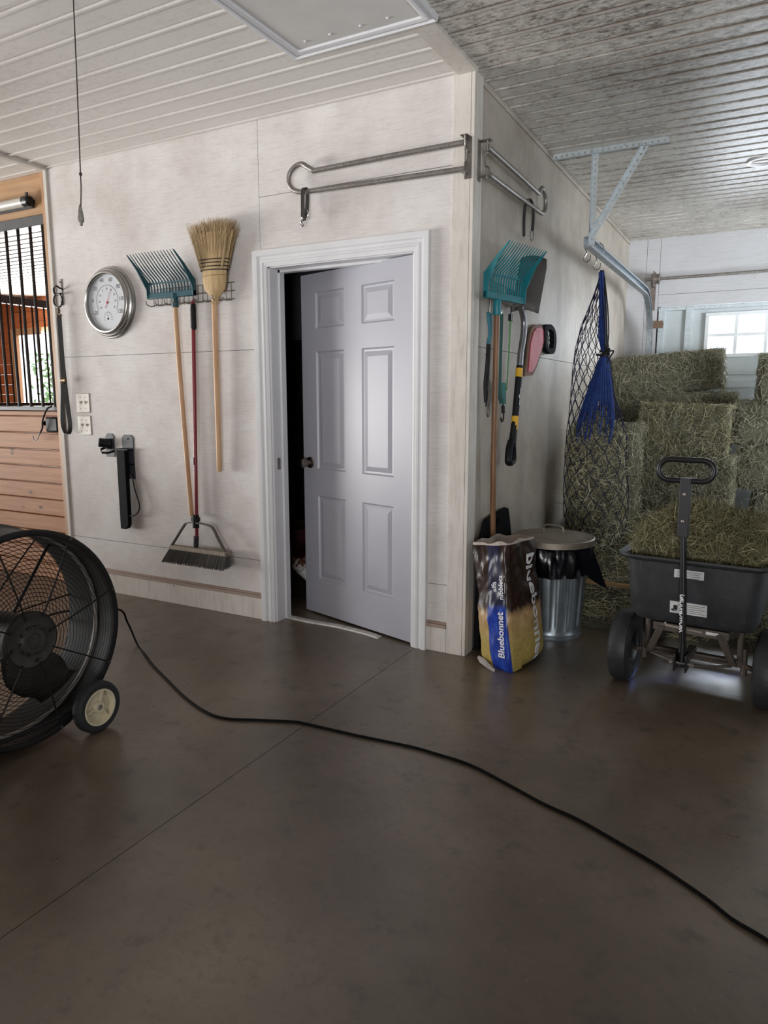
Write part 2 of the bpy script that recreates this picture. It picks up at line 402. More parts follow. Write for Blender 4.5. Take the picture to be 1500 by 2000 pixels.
# overhead door with window hole and panes
W0, W1, Z0, Z1 = .70, 1.70, 1.655, 2.055
b = MB()
b.box(.286, W0, Y+.03, Y+.06, 0, 2.13); b.box(W1, 3.2, Y+.03, Y+.06, 0, 2.13); b.box(W0, W1, Y+.03, Y+.06, Z1, 2.13)
for z0, z1 in ((0, .5), (.504, 1.02), (1.024, 1.41), (1.414, Z0)): b.box(W0, W1, Y+.03, Y+.06, z0, z1)
b.box(.70, 3.2, Y+.015, Y+.03, 1.50, 1.53); b.box(.70, 3.2, Y+.012, Y+.03, 1.385, 1.44)
door2 = struct(b.build('door_2', pm('overhead door skin', '#b9c0c2', .55, var=.08, scale=5), loc=(1.7, Y, 0), bevel=.002))
b = MB()
for x in (.325, .56): b.box(x-.03, x+.03, Y+.0, Y+.03, 0, 2.12)
b.box(.29, 3.2, Y+.004, Y+.03, 2.09, 2.125)
b.build('door_stile', galv_white, door2, bevel=.003)
b = MB()
def win(b, x0, x1):
    b.box(x0, x1, Y-.005, Y+.06, Z0, Z0+.035); b.box(x0, x1, Y-.005, Y+.06, Z1-.035, Z1)
    b.box(x0, x0+.035, Y-.005, Y+.06, Z0+.035, Z1-.035); b.box(x1-.035, x1, Y-.005, Y+.06, Z0+.035, Z1-.035)
    xm = x0+.035
    for i in (1, 2, 3): xx = x0+.0175+(x1-x0-.035)*i/4; b.box(xx-.016, xx+.016, Y+.005, Y+.05, Z0+.034, Z1-.034)
    zm = (Z0+Z1)/2; b.box(x0+.034, x1-.034, Y+.008, Y+.048, zm-.015, zm+.015)
win(b, W0, W1)
w1 = struct(b.build('window_1', pm('window frame white', '#d6dadc', .5, var=.05), loc=(1.2, Y, Z0), bevel=.004))
gm, nt, bb = base_mat('window glass'); tr = N(nt, 'ShaderNodeBsdfTransparent'); gl = N(nt, 'ShaderNodeBsdfGlossy'); gl.inputs['Roughness'].default_value = .02; mx = N(nt, 'ShaderNodeMixShader'); mx.inputs[0].default_value = .06
L(nt, tr.outputs[0], mx.inputs[1]); L(nt, gl.outputs[0], mx.inputs[2]); L(nt, mx.outputs[0], nt.nodes['Material Output'].inputs['Surface'])
b = MB(); b.box(W0+.01, W1-.01, Y+.028, Y+.031, Z0+.01, Z1-.01); b.build('pane', gm, w1)

# door casing, jambs, threshold
b = MB()
def casing(b, pts, prof):
    """mitred moulding around the opening: prof = (offset outward, proud)"""
    x0, x1, z1 = pts; rings = []
    for (sx, sz, px, pz) in ((-1, 0, x0, 0), (-1, 1, x0, z1), (1, 1, x1, z1), (1, 0, x1, 0)):
        rings.append([(px+sx*o, -d, pz+(sz*o)) for o, d in prof])
    b.loft(rings)
casing(b, (-1.172, -.290, 1.99), [(0, 0), (0, .012), (.006, .016), (.02, .017), (.024, .021), (.034, .021), (.038, .017), (.052, .018), (.058, .025), (.078, .028), (.086, .028), (.088, .0)])
b.box(-1.18, -1.162, .0, .13, 0, 2.0); b.box(-.30, -.285, .0, .13, 0, 2.0); b.box(-1.18, -.285, .0, .13, 1.985, 2.0)
b.box(-1.162, -1.15, .075, .115, 0, 1.985); b.box(-1.162, -.30, .075, .115, 1.972, 1.985)
frm = struct(b.build('trim_6', casing_white, loc=(-.73, 0, 0), smooth=30))
b = MB(); b.box(-1.1625, -1.1585, .03, .055, .89, .955); b.build('strike_plate', dull_steel, frm)
b = MB(); pts = [(-1.16, .10), (-1.0, .085), (-.8, .09), (-.6, .06), (-.5, .03)]
b.loft([[(x, y-.022, 0), (x, y+.022, 0), (x, y+.018, .008), (x, y-.018, .008)] for x, y in pts])
struct(b.build('trim_7', pm('scuffed threshold strip', '#c9c6c1', .6, var=.12, wear='#8f887f'), loc=(-.8, .1, 0)))
# door leaf, ajar into the room
LW, LH = .868, 1.968
th = math.atan2(.252, -.85)                                   # leaf direction from hinge
ux, uy = math.cos(th), math.sin(th)
LF = frame((-.302, .03, .012), (ux, uy, 0), (0, 0, 1), (uy, -ux, 0))       # local x along leaf, y up, z = into the room?
if (LF.to_3x3() @ Vector((0, 0, 1))).y > 0: sgn = -1
else: sgn = 1
b = MB()
def leaf_face(b, zf):
    """stiles/rails with six raised panels, on plane z=zf; depth measured inward"""
    s = 1 if zf > 0 else -1
    xs = [0, .14*LW, .425*LW, .575*LW, .86*LW, LW]; zs = [0, .105*LH, .365*LH, .44*LH, .785*LH, .845*LH, .95*LH, LH]
    vs = []; fs = []
    def q(p): vs.extend(p); k = len(vs); fs.append((k-4, k-3, k-2, k-1))
    for i in range(5):
        for j in range(7):
            x0, x1, y0, y1 = xs[i], xs[i+1], zs[j], zs[j+1]
            if i in (1, 3) and j in (1, 3, 5):
                lv = [(0, 0), (.004, .0), (.012, -.0075), (.022, -.008), (.048, -.001), (.052, -.001)]
                for (o0, d0), (o1, d1) in zip(lv, lv[1:]):
                    A = [(x0+o0, y0+o0), (x1-o0, y0+o0), (x1-o0, y1-o0), (x0+o0, y1-o0)]; B = [(x0+o1, y0+o1), (x1-o1, y0+o1), (x1-o1, y1-o1), (x0+o1, y1-o1)]
                    for k in range(4):
                        a, c = A[k], A[(k+1) % 4]; e, g = B[(k+1) % 4], B[k]
                        q([(a[0], a[1], zf+s*d0), (c[0], c[1], zf+s*d0), (e[0], e[1], zf+s*d1), (g[0], g[1], zf+s*d1)])
                o = lv[-1][0]; d = zf+s*lv[-1][1]
                q([(x0+o, y0+o, d), (x1-o, y0+o, d), (x1-o, y1-o, d), (x0+o, y1-o, d)])
            else: q([(x0, y0, zf), (x1, y0, zf), (x1, y1, zf), (x0, y1, zf)])
    b.add(vs, fs, LF)
leaf_face(b, .0175*1); leaf_face(b, -.0175)
for a in ((0, 0, 0, LH), (LW, LW, 0, LH)):
    x = a[0]; b.add([(x, 0, -.0175), (x, LH, -.0175), (x, LH, .0175), (x, 0, .0175)], [(0, 1, 2, 3)], LF)
for y in (0, LH): b.add([(0, y, -.0175), (LW, y, -.0175), (LW, y, .0175), (0, y, .0175)], [(0, 1, 2, 3)], LF)
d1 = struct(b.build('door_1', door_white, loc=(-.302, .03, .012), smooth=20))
b = MB()
for s in (1, -1):
    K = LF @ Matrix.Translation((LW-.062, .905, 0)) @ (Matrix.Identity(4) if s > 0 else Matrix.Rotation(PI, 4, 'X'))
    b.lathe([(.0, .017), (.033, .017), (.034, .022), (.031, .027), (.016, .029), (.013, .045), (.014, .05), (.024, .053), (.026, .058), (.026, .085), (.022, .088), (0, .088)], 24, K)
b.build('door_knob', pm('brushed nickel', '#8d867c', .3, 1., .1), d1)
b = MB(); b.box(LW-.001, LW+.0012, .875, .935, -.012, .012, LF); b.build('latch_plate', dull_steel, d1)

# room behind the door
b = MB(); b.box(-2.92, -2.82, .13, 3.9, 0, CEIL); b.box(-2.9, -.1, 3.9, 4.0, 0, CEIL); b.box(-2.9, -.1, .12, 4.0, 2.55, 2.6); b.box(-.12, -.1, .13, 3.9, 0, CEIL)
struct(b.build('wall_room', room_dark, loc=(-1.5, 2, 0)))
t = thing('wall_cabinet', 'pale wall cabinet high in the dark room behind the door', 'cabinet', (-2.2, 1.9, 1.75))
b = MB(); b.box(-2.8, -1.75, 1.55, 1.9, 1.75, 2.5); b.build('cabinet_body', pm('pale cabinet', '#9d9da2', .5, var=.05), t, bevel=.004)
for x in (-2.79, -2.26): b = MB(); b.box(x, x+.51, 1.53, 1.55, 1.765, 2.49); b.build('cabinet_door', pm('pale cabinet', '#9d9da2'), t, bevel=.006)
b = MB(); b.box(-2.8, -1.75, 1.9, 3.9, 1.7, 2.55); b.build('cabinet_bracket', dark_gap, t)

# ------------------------------------------------------------------ ceiling things
t = thing('ceiling_hatch', 'white panelled hatch framed by moulding in the ceiling', 'hatch', (-.3, -1.2, CEIL))
b = MB(); x0, x1, y0, y1 = -.555, -.02, -1.95, -.565
b.box(x0-.01, x1+.01, y0, y1+.01, CEIL-.016, CEIL-.008); b.build('hatch_panel', hatch_white, t)
prof = [(0, -.006), (.004, .008), (.016, .012), (.02, .022), (.034, .026), (.04, .020), (.054, .018), (.060, .026), (.066, .024), (.067, -.004)]
b = MB(); rings = [[(px+sx*o, py+sy*o, CEIL-d) for o, d in prof] for sx, sy, px, py in ((-1, -1, x0, y0), (-1, 1, x0, y1), (1, 1, x1, y1), (1, -1, x1, y0), (-1, -1, x0, y0))]
b.loft(rings, False, False); b.build('moulding', casing_white, t, smooth=30)
for x in (-.5, -.38, -.24, -.12): b = MB(); b.sphere((x, -.60, CEIL-.016), (.007, .007, .006), 8); b.build('screw_head', casing_white, t)
t = thing('pull_cord', 'thin dark pull cord with knot and grimy end, hanging from ceiling', 'cord', (-1.099, -1.229, CEIL))
b = MB(); b.tube(smooth_path([(-1.099, -1.229, CEIL), (-1.108, -1.229, 2.45), (-1.12, -1.229, 2.15), (-1.122, -1.229, 2.09), (-1.132, -1.229, 2.01)]), .0024, 6); b.build('cord', pm('brown cord', '#3c2f2c', .8), t)
b = MB(); b.sphere((-1.12, -1.229, 2.14), (.006, .006, .008), 8); b.build('knot', pm('brown cord', '#3c2f2c'), t)
b = MB(); b.lathe([(0, .02), (.004, .02), (.006, .012), (.010, -.012), (.0125, -.03), (.011, -.036), (.0125, -.040), (.007, -.046), (.006, -.056), (0, -.058)], 10, Matrix.Translation((-1.134, -1.229, 2.01)))
b.build('pull_end', pm('grimy plastic end', '#8b867e', .6, var=.4, scale=60, wear='#1c1815'), t)
t = thing('recessed_light', 'round recessed light in the dirty ribbed ceiling', 'light', (1.13, 2.0, CEIL))
b = MB(); b.lathe([(.07, .03), (.072, -.004), (.078, -.012), (.095, -.012), (.098, .0)], 32, Matrix.Translation((1.13, 2.0, CEIL)), cap=False); b.build('trim_ring', casing_white, t)
b = MB(); b.lathe([(0, .02), (.05, .012), (.071, .022)], 24, Matrix.Translation((1.13, 2.0, CEIL-.004))); b.build('lamp', pm('unlit cream lamp', '#d8c9a8', .5), t)

# ------------------------------------------------------------------ stall at the left
SY = .035
b = MB(); b.box(-2.985, -2.937, SY-.03, SY+.12, 0, CEIL); st = struct(b.build('trim_8', pine_post, loc=(-2.96, SY, 0), bevel=.003))
t = thing('stall_partition', 'stall front of pine boards below black bars, left of white wall', 'stall', (-4.2, SY, 0))
b = MB(); b.box(-6.5, -2.986, SY, SY+.09, 2.475, CEIL); b.build('header_beam', pine_beam, t, bevel=.004)
b = MB(); b.box(-6.5, -2.985, SY-.022, SY+.05, 2.415, 2.478); b.build('top_rail', dark_rail, t, bevel=.003)
b = MB(); b.box(-6.5, -2.985, SY-.02, SY+.05, 1.205, 1.235); b.build('bottom_rail', dark_rail, t, bevel=.003)
z = 1.165; b = MB(); b.box(-6.5, -2.985, SY, SY+.04, 1.168, 1.204)
hs = .117
while z > 0: b.box(-6.5, -2.985, SY, SY+.04, max(z-hs+.004, 0), z); z -= hs
b.build('board_panel', pine, t, bevel=.006)
for i in range(20):
    x = -3.05-.128*i
    b = MB(); b.tube([(x, SY+.012, 1.23), (x, SY+.012, 2.42)], .0105, 10); b.build('bar', black_metal, t)
t = thing('stall_latch', 'black square latch box with round knob on the pine stall boards', 'latch', (-3.03, SY, 1.06))
b = MB(); b.box(-3.118, -2.99, SY-.03, SY, 1.06, 1.162); b.build('latch_box', black_plastic, t, bevel=.012)
b = MB(); b.lathe([(0, .0), (.016, 0), (.018, .008), (.012, .016), (0, .016)], 14, frame((-3.128, SY-.02, 1.12), (0, 0, 1), (0, 1, 0), (-1, 0, 0))); b.build('knob', chrome, t)
t = thing('bungee_cord', 'short black bungee cord hooked under the stall bars', 'cord', (-3.1, SY, 1.05))
b = MB(); b.tube(smooth_path([(-3.03, SY-.035, 1.235), (-3.06, SY-.05, 1.215), (-3.105, SY-.055, 1.14), (-3.12, SY-.05, 1.09), (-3.155, SY-.045, 1.055)]), .006, 8); b.build('cord', black_cord, t)
b = MB(); b.tube(smooth_path([(-3.155, SY-.045, 1.055), (-3.175, SY-.045, 1.03), (-3.19, SY-.045, 1.012), (-3.215, SY-.045, 1.0), (-3.232, SY-.045, 1.01), (-3.236, SY-.045, 1.035)]), .0035, 6); b.build('hook', black_metal, t)
b = MB(); b.tube(smooth_path([(-3.03, SY-.035, 1.235), (-3.022, SY-.03, 1.255), (-3.008, SY-.026, 1.25)]), .0035, 6); b.build('hook', black_metal, t)
t = thing('vapor_light', 'cylindrical frosted light with black end cap on pine header', 'light', (-3.25, SY, 2.56))
b = MB(); b.tube([(-3.55, SY-.045, 2.565), (-3.14, SY-.045, 2.565)], .03, 16); b.build('diffuser', pm('frosted tube', '#c8c5bb', .35, var=.08), t)
b = MB(); b.tube([(-3.14, SY-.045, 2.565), (-3.135, SY-.045, 2.565), (-3.085, SY-.045, 2.565), (-3.075, SY-.045, 2.565)], [.03, .034, .034, .026], 16); b.box(-3.12, -3.10, SY-.05, SY-.04, 2.59, 2.62); b.box(-3.12, -3.09, SY-.04, SY, 2.55, 2.58); b.build('end_cap', black_metal, t)
b = MB(); b.box(-3.55, -3.1, SY-.02, SY, 2.53, 2.55); b.build('mount_rail', dark_rail, t)
# inside the stalls
b = MB(); H0 = -8.75; H1 = -7.55
for z in np.arange(0, CEIL, .15):
    z0, z1 = float(z), float(min(z+.146, CEIL))
    if z1 < 1.15 or z0 > 2.22: b.box(-10, -2.93, 3.75, 3.8, z0, z1)
    else: b.box(-10, H0, 3.75, 3.8, z0, z1); b.box(H1, -2.93, 3.75, 3.8, z0, z1)
b.box(-2.99, -2.93, .16, 3.75, 0, CEIL)
struct(b.build('wall_stall', red_wood, loc=(-6, 3.75, 0), bevel=.004))
b = MB(); b.box(H0-.08, H0+.01, 3.71, 3.81, 1.16, 2.22); b.box(H1-.01, H1+.08, 3.71, 3.81, 1.16, 2.22); b.box(H0-.08, H1+.08, 3.71, 3.81, 2.22, 2.31); b.box(H0-.08, H1+.08, 3.71, 3.81, 1.07, 1.16)
struct(b.build('window_2', pine_post, loc=(-8, 3.75, 1.1), bevel=.004))
t = thing('stall_divider', 'board divider with dark top rail and thin bars inside the stall', 'divider', (-6.58, 2, 0))
b = MB()
for z in np.arange(0, 1.2, .15): b.box(-6.6, -6.56, .13, 3.74, float(z), float(z)+.146)
b.build('board_panel', red_wood, t, bevel=.004)
b = MB(); b.box(-6.61, -6.55, .13, 3.74, 2.37, 2.46); b.build('top_rail', dark_rail, t, bevel=.004)
b = MB(); b.box(-6.61, -6.55, .13, 3.74, 1.2, 1.24); b.build('bottom_rail', dark_rail, t, bevel=.004)
for i in range(22):
    y = .25+.16*i; b = MB(); b.tube([(-6.58, y, 1.22), (-6.58, y, 2.4)], .0105, 8); b.build('bar', black_metal, t)
# hedge seen through the stall window
b = MB()
for k in range(1800):
    c = Vector((NR.uniform(-14, -10.5), NR.uniform(7.6, 8.4), NR.uniform(.0, 2.3))); d = Vector(NR.normal(size=3)).normalized(); e = d.orthogonal().normalized()
    b.add([c-d*.07, c+e*.03, c+d*.07, c-e*.03], [(0, 1, 2, 3)])
tag(b.build('hedge', hay_mat('pale leaves', ['#6f8f5a', '#8fae78', '#a9c598']), loc=(-12, 8, 0)), 'pale green hedge outside the bright stall window', 'hedge', kind='stuff')
b = MB(); b.box(-24, 14, 4.9, 16, -.2, -.15); b.box(-24, -10.2, -16, 4.9, -.2, -.15); struct(b.build('ground_outside', pm('pale gravel', '#a5a59a', .9), loc=(0, 8, -.2)))

# ------------------------------------------------------------------ things on the front wall
t = thing('wall_hook', 'black steel hook plate at the left end of white wall', 'hook', (-2.86, 0, 2.0))
b = MB(); b.box(-2.862, -2.835, -.006, 0, 1.89, 2.055); b.sphere((-2.848, -.006, 2.035), .006, 8); b.sphere((-2.848, -.006, 1.91), .006, 8); b.build('plate', dull_steel, t, bevel=.002)
b = MB(); b.tube(smooth_path([(-2.848, -.004, 1.965), (-2.848, -.03, 1.955), (-2.86, -.045, 1.965), (-2.86, -.045, 1.995), (-2.835, -.045, 2.005), (-2.826, -.03, 1.995), (-2.83, -.004, 1.99)]), .0055, 8); b.build('ring_staple', black_metal, t)
t = thing('lead_strap', 'long dark leather strap looped from a ring on the wall hook', 'strap', (-2.83, -.04, 1.05))
b = MB(); b.tube(arc((-2.835, -.04, 1.915), .042, 0, 2*PI, 24)[:-1], .005, 8, closed=True); b.build('ring', black_metal, t)
b = MB(); b.tube(smooth_path([(-2.833, -.04, 1.875), (-2.828, -.045, 1.855), (-2.836, -.045, 1.84)]), .006, 8); b.sphere((-2.832, -.042, 1.85), (.011, .009, .016), 10); b.tube([(-2.856, -.042, 1.822), (-2.808, -.042, 1.822)], .005, 8); b.tube([(-2.856, -.042, 1.822), (-2.834, -.042, 1.84), (-2.808, -.042, 1.822)], .004, 6); b.build('snap', bronze, t)
b = MB()
b.ribbon(smooth_path([(-2.842, -.034, 1.825), (-2.842, -.034, 1.6), (-2.85, -.034, 1.4), (-2.875, -.034, 1.2), (-2.878, -.036, 1.12), (-2.86, -.038, 1.07), (-2.835, -.04, 1.055), (-2.81, -.042, 1.07), (-2.797, -.044, 1.12), (-2.803, -.046, 1.22), (-2.818, -.046, 1.4), (-2.824, -.048, 1.6), (-2.824, -.048, 1.825)], 5), (1, .9, 0), .027, .004)
b.build('strap', leather, t)
b = MB(); b.tube(arc((-2.826, -.05, 1.405), .02, 0, 2*PI, 16)[:-1], .0045, 6, closed=True); b.box(-2.847, -2.806, -.056, -.046, 1.40, 1.412); b.build('buckle', bronze, t)

# thermometer
t = thing('thermometer', 'large round silver thermometer hanging on white wall', 'thermometer', (-2.393, 0, 1.877))
TF = frame((-2.393, 0, 1.877), (1, 0, 0), (0, 0, 1), (0, -1, 0))
b = MB(); b.lathe([(.216, 0), (.218, .010), (.213, .018), (.208, .018), (.207, .028), (.2, .034), (.195, .034), (.194, .043), (.188, .05), (.18, .054), (.174, .054), (.168, .048), (.167, .03)], 64, TF, cap=False); b.build('rim', brushed, t)
b = MB(); b.lathe([(0, .030), (.169, .030)], 48, TF, cap=False); dial = b.build('dial', dial_white, t)
def put_text(b, text, size, x, y, z, F, ang=0, bold=0, align='CENTER'):
    vs, fs = glyphs(text, size, bold, align); c, s = math.cos(ang), math.sin(ang)
    b.add([(x+c*p-s*q, y+s*p+c*q, z) for p, q in vs], fs, F)
b = MB()
for i, n in enumerate(('-20', '0', '20', '40', '60', '80', '100', '120')):
    a = math.radians(213-i*246/7); put_text(b, n, .034, .128*math.cos(a), .128*math.sin(a)-.01+.012, .0308, TF, 0, .0004)
for i in range(36):
    a = math.radians(213-i*246/35); r0, r1 = .094, .101 if i % 5 else .107
    b.add([(r0*math.cos(a-.005), r0*math.sin(a-.005)+.01, .0308), (r1*math.cos(a-.005), r1*math.sin(a-.005)+.01, .0308), (r1*math.cos(a+.005), r1*math.sin(a+.005)+.01, .0308), (r0*math.cos(a+.005), r0*math.sin(a+.005)+.01, .0308)], [(0, 1, 2, 3)], TF)
P = [(r, math.radians(213-246*k/60)) for k in range(61) for r in (.0925, .095)]
b.add([(r*math.cos(a), r*math.sin(a)+.01, .0308) for r, a in P], [(2*k, 2*k+1, 2*k+3, 2*k+2) for k in range(60)], TF)
for i, n in enumerate(('-30', '-20', '-10', '0', '10', '20', '30', '40', '50')):
    a = math.radians(213-i*246/8); put_text(b, n, .018, .072*math.cos(a), .072*math.sin(a)+.005, .0308, TF)
for i in range(9):
    a = math.radians(200-i*220/8); put_text(b, str(10+10*i), .012, .034*math.cos(a), -.095+.034*math.sin(a), .0308, TF)
b.add([(-.001, -.095, .031), (.001, -.095, .031), (.0015, -.068, .031), (-.0015, -.068, .031)], [(0, 1, 2, 3)], TF)
b.lathe([(0, .032), (.006, .032)], 12, TF @ Matrix.Translation((0, -.098, 0)))
b.build('markings', pm('dial print', '#6c6f75', .6), dial)
b = MB(); a = math.radians(64); K = TF @ Matrix.Rotation(a, 4, 'Z')
b.add([(-.035, -.0025, .034), (.095, -.0008, .034), (.095, .0008, .034), (-.035, .0025, .034)], [(0, 1, 2, 3)], K); b.lathe([(.007, .031), (.007, .035), (0, .036)], 12, TF); b.build('needle', red_needle, t)

for k, (z, lab) in enumerate(((1.197, 'upper ivory double switch plate beside the leather strap on white wall'), (1.05, 'lower ivory double switch plate beside the leather strap loop'))):
    t = thing('switch_plate', lab, 'light switch', (-2.707, 0, z), 'light switch plates')
    b = MB(); b.box(-2.770, -2.644, -.006, 0, z, z+.126); b.build('plate', switch_pl, t, bevel=.004)
    for x in (-2.73, -2.684):
        b = MB(); b.box(x-.006, x+.006, -.016, -.005, z+.06, z+.074, ); b.box(x-.008, x+.008, -.0072, -.005, z+.05, z+.078); b.build('toggle', switch_pl, t, bevel=.001)
        for zz in (z+.028, z+.098): b = MB(); b.sphere((x, -.006, zz), (.0035, .0015, .0035), 8); b.build('screw', ink_grey, t)

# folding black rack brackets
t = thing('rack_bracket', 'black wall bracket with an empty stub socket', 'bracket', (-2.47, 0, .92))
b = MB(); K = frame((0, 0, 0), (1, 0, 0), (0, 0, 1), (0, -1, 0))
def brplate(x0, x1, z0, z1): c = .018; return [(x0, z0), (x1, z0), (x1, z1-c), (x1-c, z1), (x0+c, z1), (x0, z1-c)]
plate_grey = pm('charcoal bracket plate', '#3b3d43', .5, var=.1); b.prism(brplate(-2.515, -2.435, .915, 1.065), 0, .006, K); b.build('plate', plate_grey, t, bevel=.002)
b = MB(); b.tube([(-2.472, -.004, .998), (-2.49, -.03, 1.004), (-2.512, -.062, 1.01)], [.034, .03, .028], 16)
b.ribbon([(-2.515, -.002, .975), (-2.52, -.045, .962), (-2.49, -.06, .945), (-2.45, -.045, .943), (-2.437, -.002, .955)], (0, 0, 1), .014, .004)
b.build('socket', black_plastic, t)
t = thing('saddle_rack', 'folded-down black saddle rack arm on wall bracket', 'rack', (-2.32, 0, .46))
b = MB(); b.prism(brplate(-2.363, -2.262, .78, 1.06), 0, .007, K); b.build('plate', plate_grey, t, bevel=.002)
b = MB(); b.sphere((-2.31, -.008, 1.035), .006, 8); b.build('bolt', dull_steel, t)
b = MB(); b.sphere((-2.30, -.008, .80), .006, 8); b.build('bolt', dull_steel, t)
b = MB(); b.box(-2.305, -2.262, -.012, -.006, .868, .878); b.build('crossbar', black_metal, t)
b = MB(); pr = [(-2.372, .97), (-2.296, .97), (-2.296, .52), (-2.298, .485), (-2.312, .462), (-2.33, .455), (-2.372, .455)]
b.prism(pr, .02, .05, K); b.build('arm', pm('matte black arm', '#0b0c0e', .7, spec=.15), t, bevel=.004)
b = MB(); b.box(-2.385, -2.27, -.05, -.004, .963, .975); b.build('hinge', black_plastic, t, bevel=.003)
b = MB(); b.tube(smooth_path([(-2.28, -.02, .80), (-2.255, -.035, .79), (-2.235, -.04, .72), (-2.205, -.04, .64), (-2.203, -.04, .60), (-2.23, -.04, .562), (-2.27, -.04, .545), (-2.30, -.04, .545)]), .005, 8); b.build('wire_brace', black_cord, t)

# tool racks (wire)
def wire_rack(name, lab, o, ax, out, w):
    """rack: o = top-left corner on wall, ax along wall, out = away from wall"""
    o, ax, out = Vector(o), Vector(ax), Vector(out); t = thing(name, lab, 'tool rack', tuple(o), 'wire tool racks')
    b = MB()
    for dz in (0, -.045, -.09): b.tube([o+out*.008+Vector((0, 0, dz)), o+ax*w+out*.008+Vector((0, 0, dz))], .0028, 6)
    for i in range(int(w/.035)+1): b.tube([o+ax*(.035*i)+out*.008, o+ax*(.035*i)+out*.008+Vector((0, 0, -.1))], .0022, 6)
    b.build('wire_grid', dull_steel, t)
    n = int(w/.07)
    for i in range(n+1):
        p = o+ax*(.02+(w-.04)*i/n)+Vector((0, 0, -.09)); b = MB()
        b.tube(smooth_path([p+out*.008, p+out*.05+Vector((0, 0, -.012)), p+out*.085+Vector((0, 0, -.004)), p+out*.09+Vector((0, 0, .016))], 4), .0035, 6); b.build('prong', dull_steel, t)
    return t
wire_rack('tool_rack', 'grey wire tool rack behind the corn broom and left fork', (-2.02, 0, 1.93), (1, 0, 0), (0, -1, 0), .62)
wire_rack('tool_rack', 'grey wire tool rack behind the side wall fork', (0, .20, 1.87), (0, 1, 0), (1, 0, 0), .44)

# manure forks
def manure_fork(lab, F, w, m, mt, handle, hm, h, tip, nt_):
    """F: x along the bar, y away from wall, z up, origin at left end of bar bottom"""
    t = thing('manure_fork', lab, 'fork', tuple(handle[-1]), 'plastic manure forks')
    b = MB(F)
    b.loft([[(0, -.012, 0), (w, -.012, 0), (w, .014, 0), (0, .014, 0)], [(0, -.012, .032), (w, -.012, .032), (w, .010, .034), (0, .010, .034)]])
    b.build('head_bar', m, t, bevel=.003)
    for i in range(nt_):
        x = .004+(w-.008)*i/(nt_-1); e = i in (0, nt_-1); b = MB(F)
        p0 = Vector((x, 0, .03)); p1 = Vector((x, 0, h)); p2 = p1+Vector(tip); sd = .0036 if not e else .0046
        b.tube(smooth_path([p0, p0*.5+p1*.5, p1+Vector((0, .004, -.012)), p1*.9+p2*.1, p1*.5+p2*.5+Vector((0, 0, -.006)), p2], 3), [sd*1.3]*9+[sd*1.1]*4+[sd*.8]*2+[sd*.45], 6)
        b.build('tine', mt, t)
    b = MB(F); b.box(0, w, .004, .012, h-.006, h+.002); b.build('cross_rib', mt, t)
    b = MB(F); 
    for x in (0, w-.006):
        b = MB(F); b.prism([(-.01, 0), (.016, 0), (.02, h*.6), (tip[1]*.5+.008, h+tip[2]*.5-.006), (tip[1]*.96, h+tip[2]*.96-.002), (tip[1]*.96, h+tip[2]*.96+.003), (tip[1]*.5-.004, h+tip[2]*.5+.008), (.004, h+.012), (-.01, h)], 0, .006, frame((x, 0, 0), (0, 1, 0), (0, 0, 1), (1, 0, 0))); b.build('side_wall', m, t)
    b = MB(); a, c = Vector(handle[0]), Vector(handle[1]); d = (c-a).normalized()
    b.tube([a-d*.045, a-d*.03, a+d*.03, a+d*.034], [.014, .019, .021, .019], 12); b.build('socket', m, t)
    b = MB(); k = 8; hp = smooth_path(handle, k); b.tube(hp, .0145, 12); b.build('handle', hm, t)
    return t
FL = frame((-2.012, -.055, 1.868), (1, 0, 0), (0, -1, 0), (0, 0, 1))
manure_fork('dark teal manure fork with pale wood handle, hung tines up beside thermometer', FL, .362, teal_dark, teal_dark, [(-1.80, -.06, 1.845), (-1.795, -.055, 1.5), (-1.775, -.05, 1.0), (-1.757, -.045, .585)], handle_wood, .088, (0, .155, .14), 16)
ph = math.radians(14)
FS = frame((.06, .035, 1.757), (math.sin(ph), math.cos(ph), 0), (math.cos(ph), -math.sin(ph), 0), (0, 0, 1))
manure_fork('bright teal manure fork with long worn brown handle, hung on side wall', FS, .335, teal, teal, [(.085, .14, 1.72), (.08, .155, 1.3), (.07, .185, .9), (.065, .215, .55), (.06, .25, .02)], old_wood, .115, (0, .13, .125), 16)

# red push broom (angle broom)
t = thing('angle_broom', 'red handled broom with wide dark bristle head, hung head down', 'broom', (-1.68, -.08, .33))
b = MB(); hp = [(-1.668, -.05, 1.85), (-1.672, -.05, 1.83), (-1.70, -.06, .75), (-1.705, -.065, .47)]; b.tube(hp, [.008, .0115, .0115, .0115], 12); b.build('handle', red_paint, t)
b = MB(); b.tube([(-1.6705, -.05, 1.825), (-1.672, -.05, 1.815), (-1.675, -.05, 1.69), (-1.676, -.05, 1.68)], [.012, .0155, .0165, .013], 12)
for i in range(9): z = 1.80-.013*i; b.tube([(-1.6725-.0003*i, -.05, z), (-1.6725-.0003*i, -.05, z-.005)], .0178, 12)
b.build('grip', black_plastic, t)
b = MB(); b.tube([(-1.709, -.062, .60), (-1.710, -.063, .52)], .0205, 12); b.box(-1.735, -1.685, -.075, -.05, .56, .585); b.build('clamp', black_plastic, t, bevel=.002)
b = MB(); b.tube([(-1.709, -.066, .47), (-1.712, -.07, .40)], .017, 12); b.build('ferrule', pm('navy ferrule', '#22252c', .5), t)
b = MB(); b.ribbon(smooth_path([(-1.905, -.085, .385), (-1.87, -.08, .43), (-1.80, -.07, .525), (-1.775, -.068, .545), (-1.71, -.068, .555)], 5), (0, 1, 0), .022, .006)
b.ribbon(smooth_path([(-1.71, -.068, .555), (-1.60, -.072, .545), (-1.56, -.075, .525), (-1.53, -.078, .48), (-1.475, -.085, .41), (-1.445, -.085, .375)], 5), (0, 1, 0), .022, .006); b.build('brace', pm('dirty grey brace', '#5d544d', .6, var=.2), t)
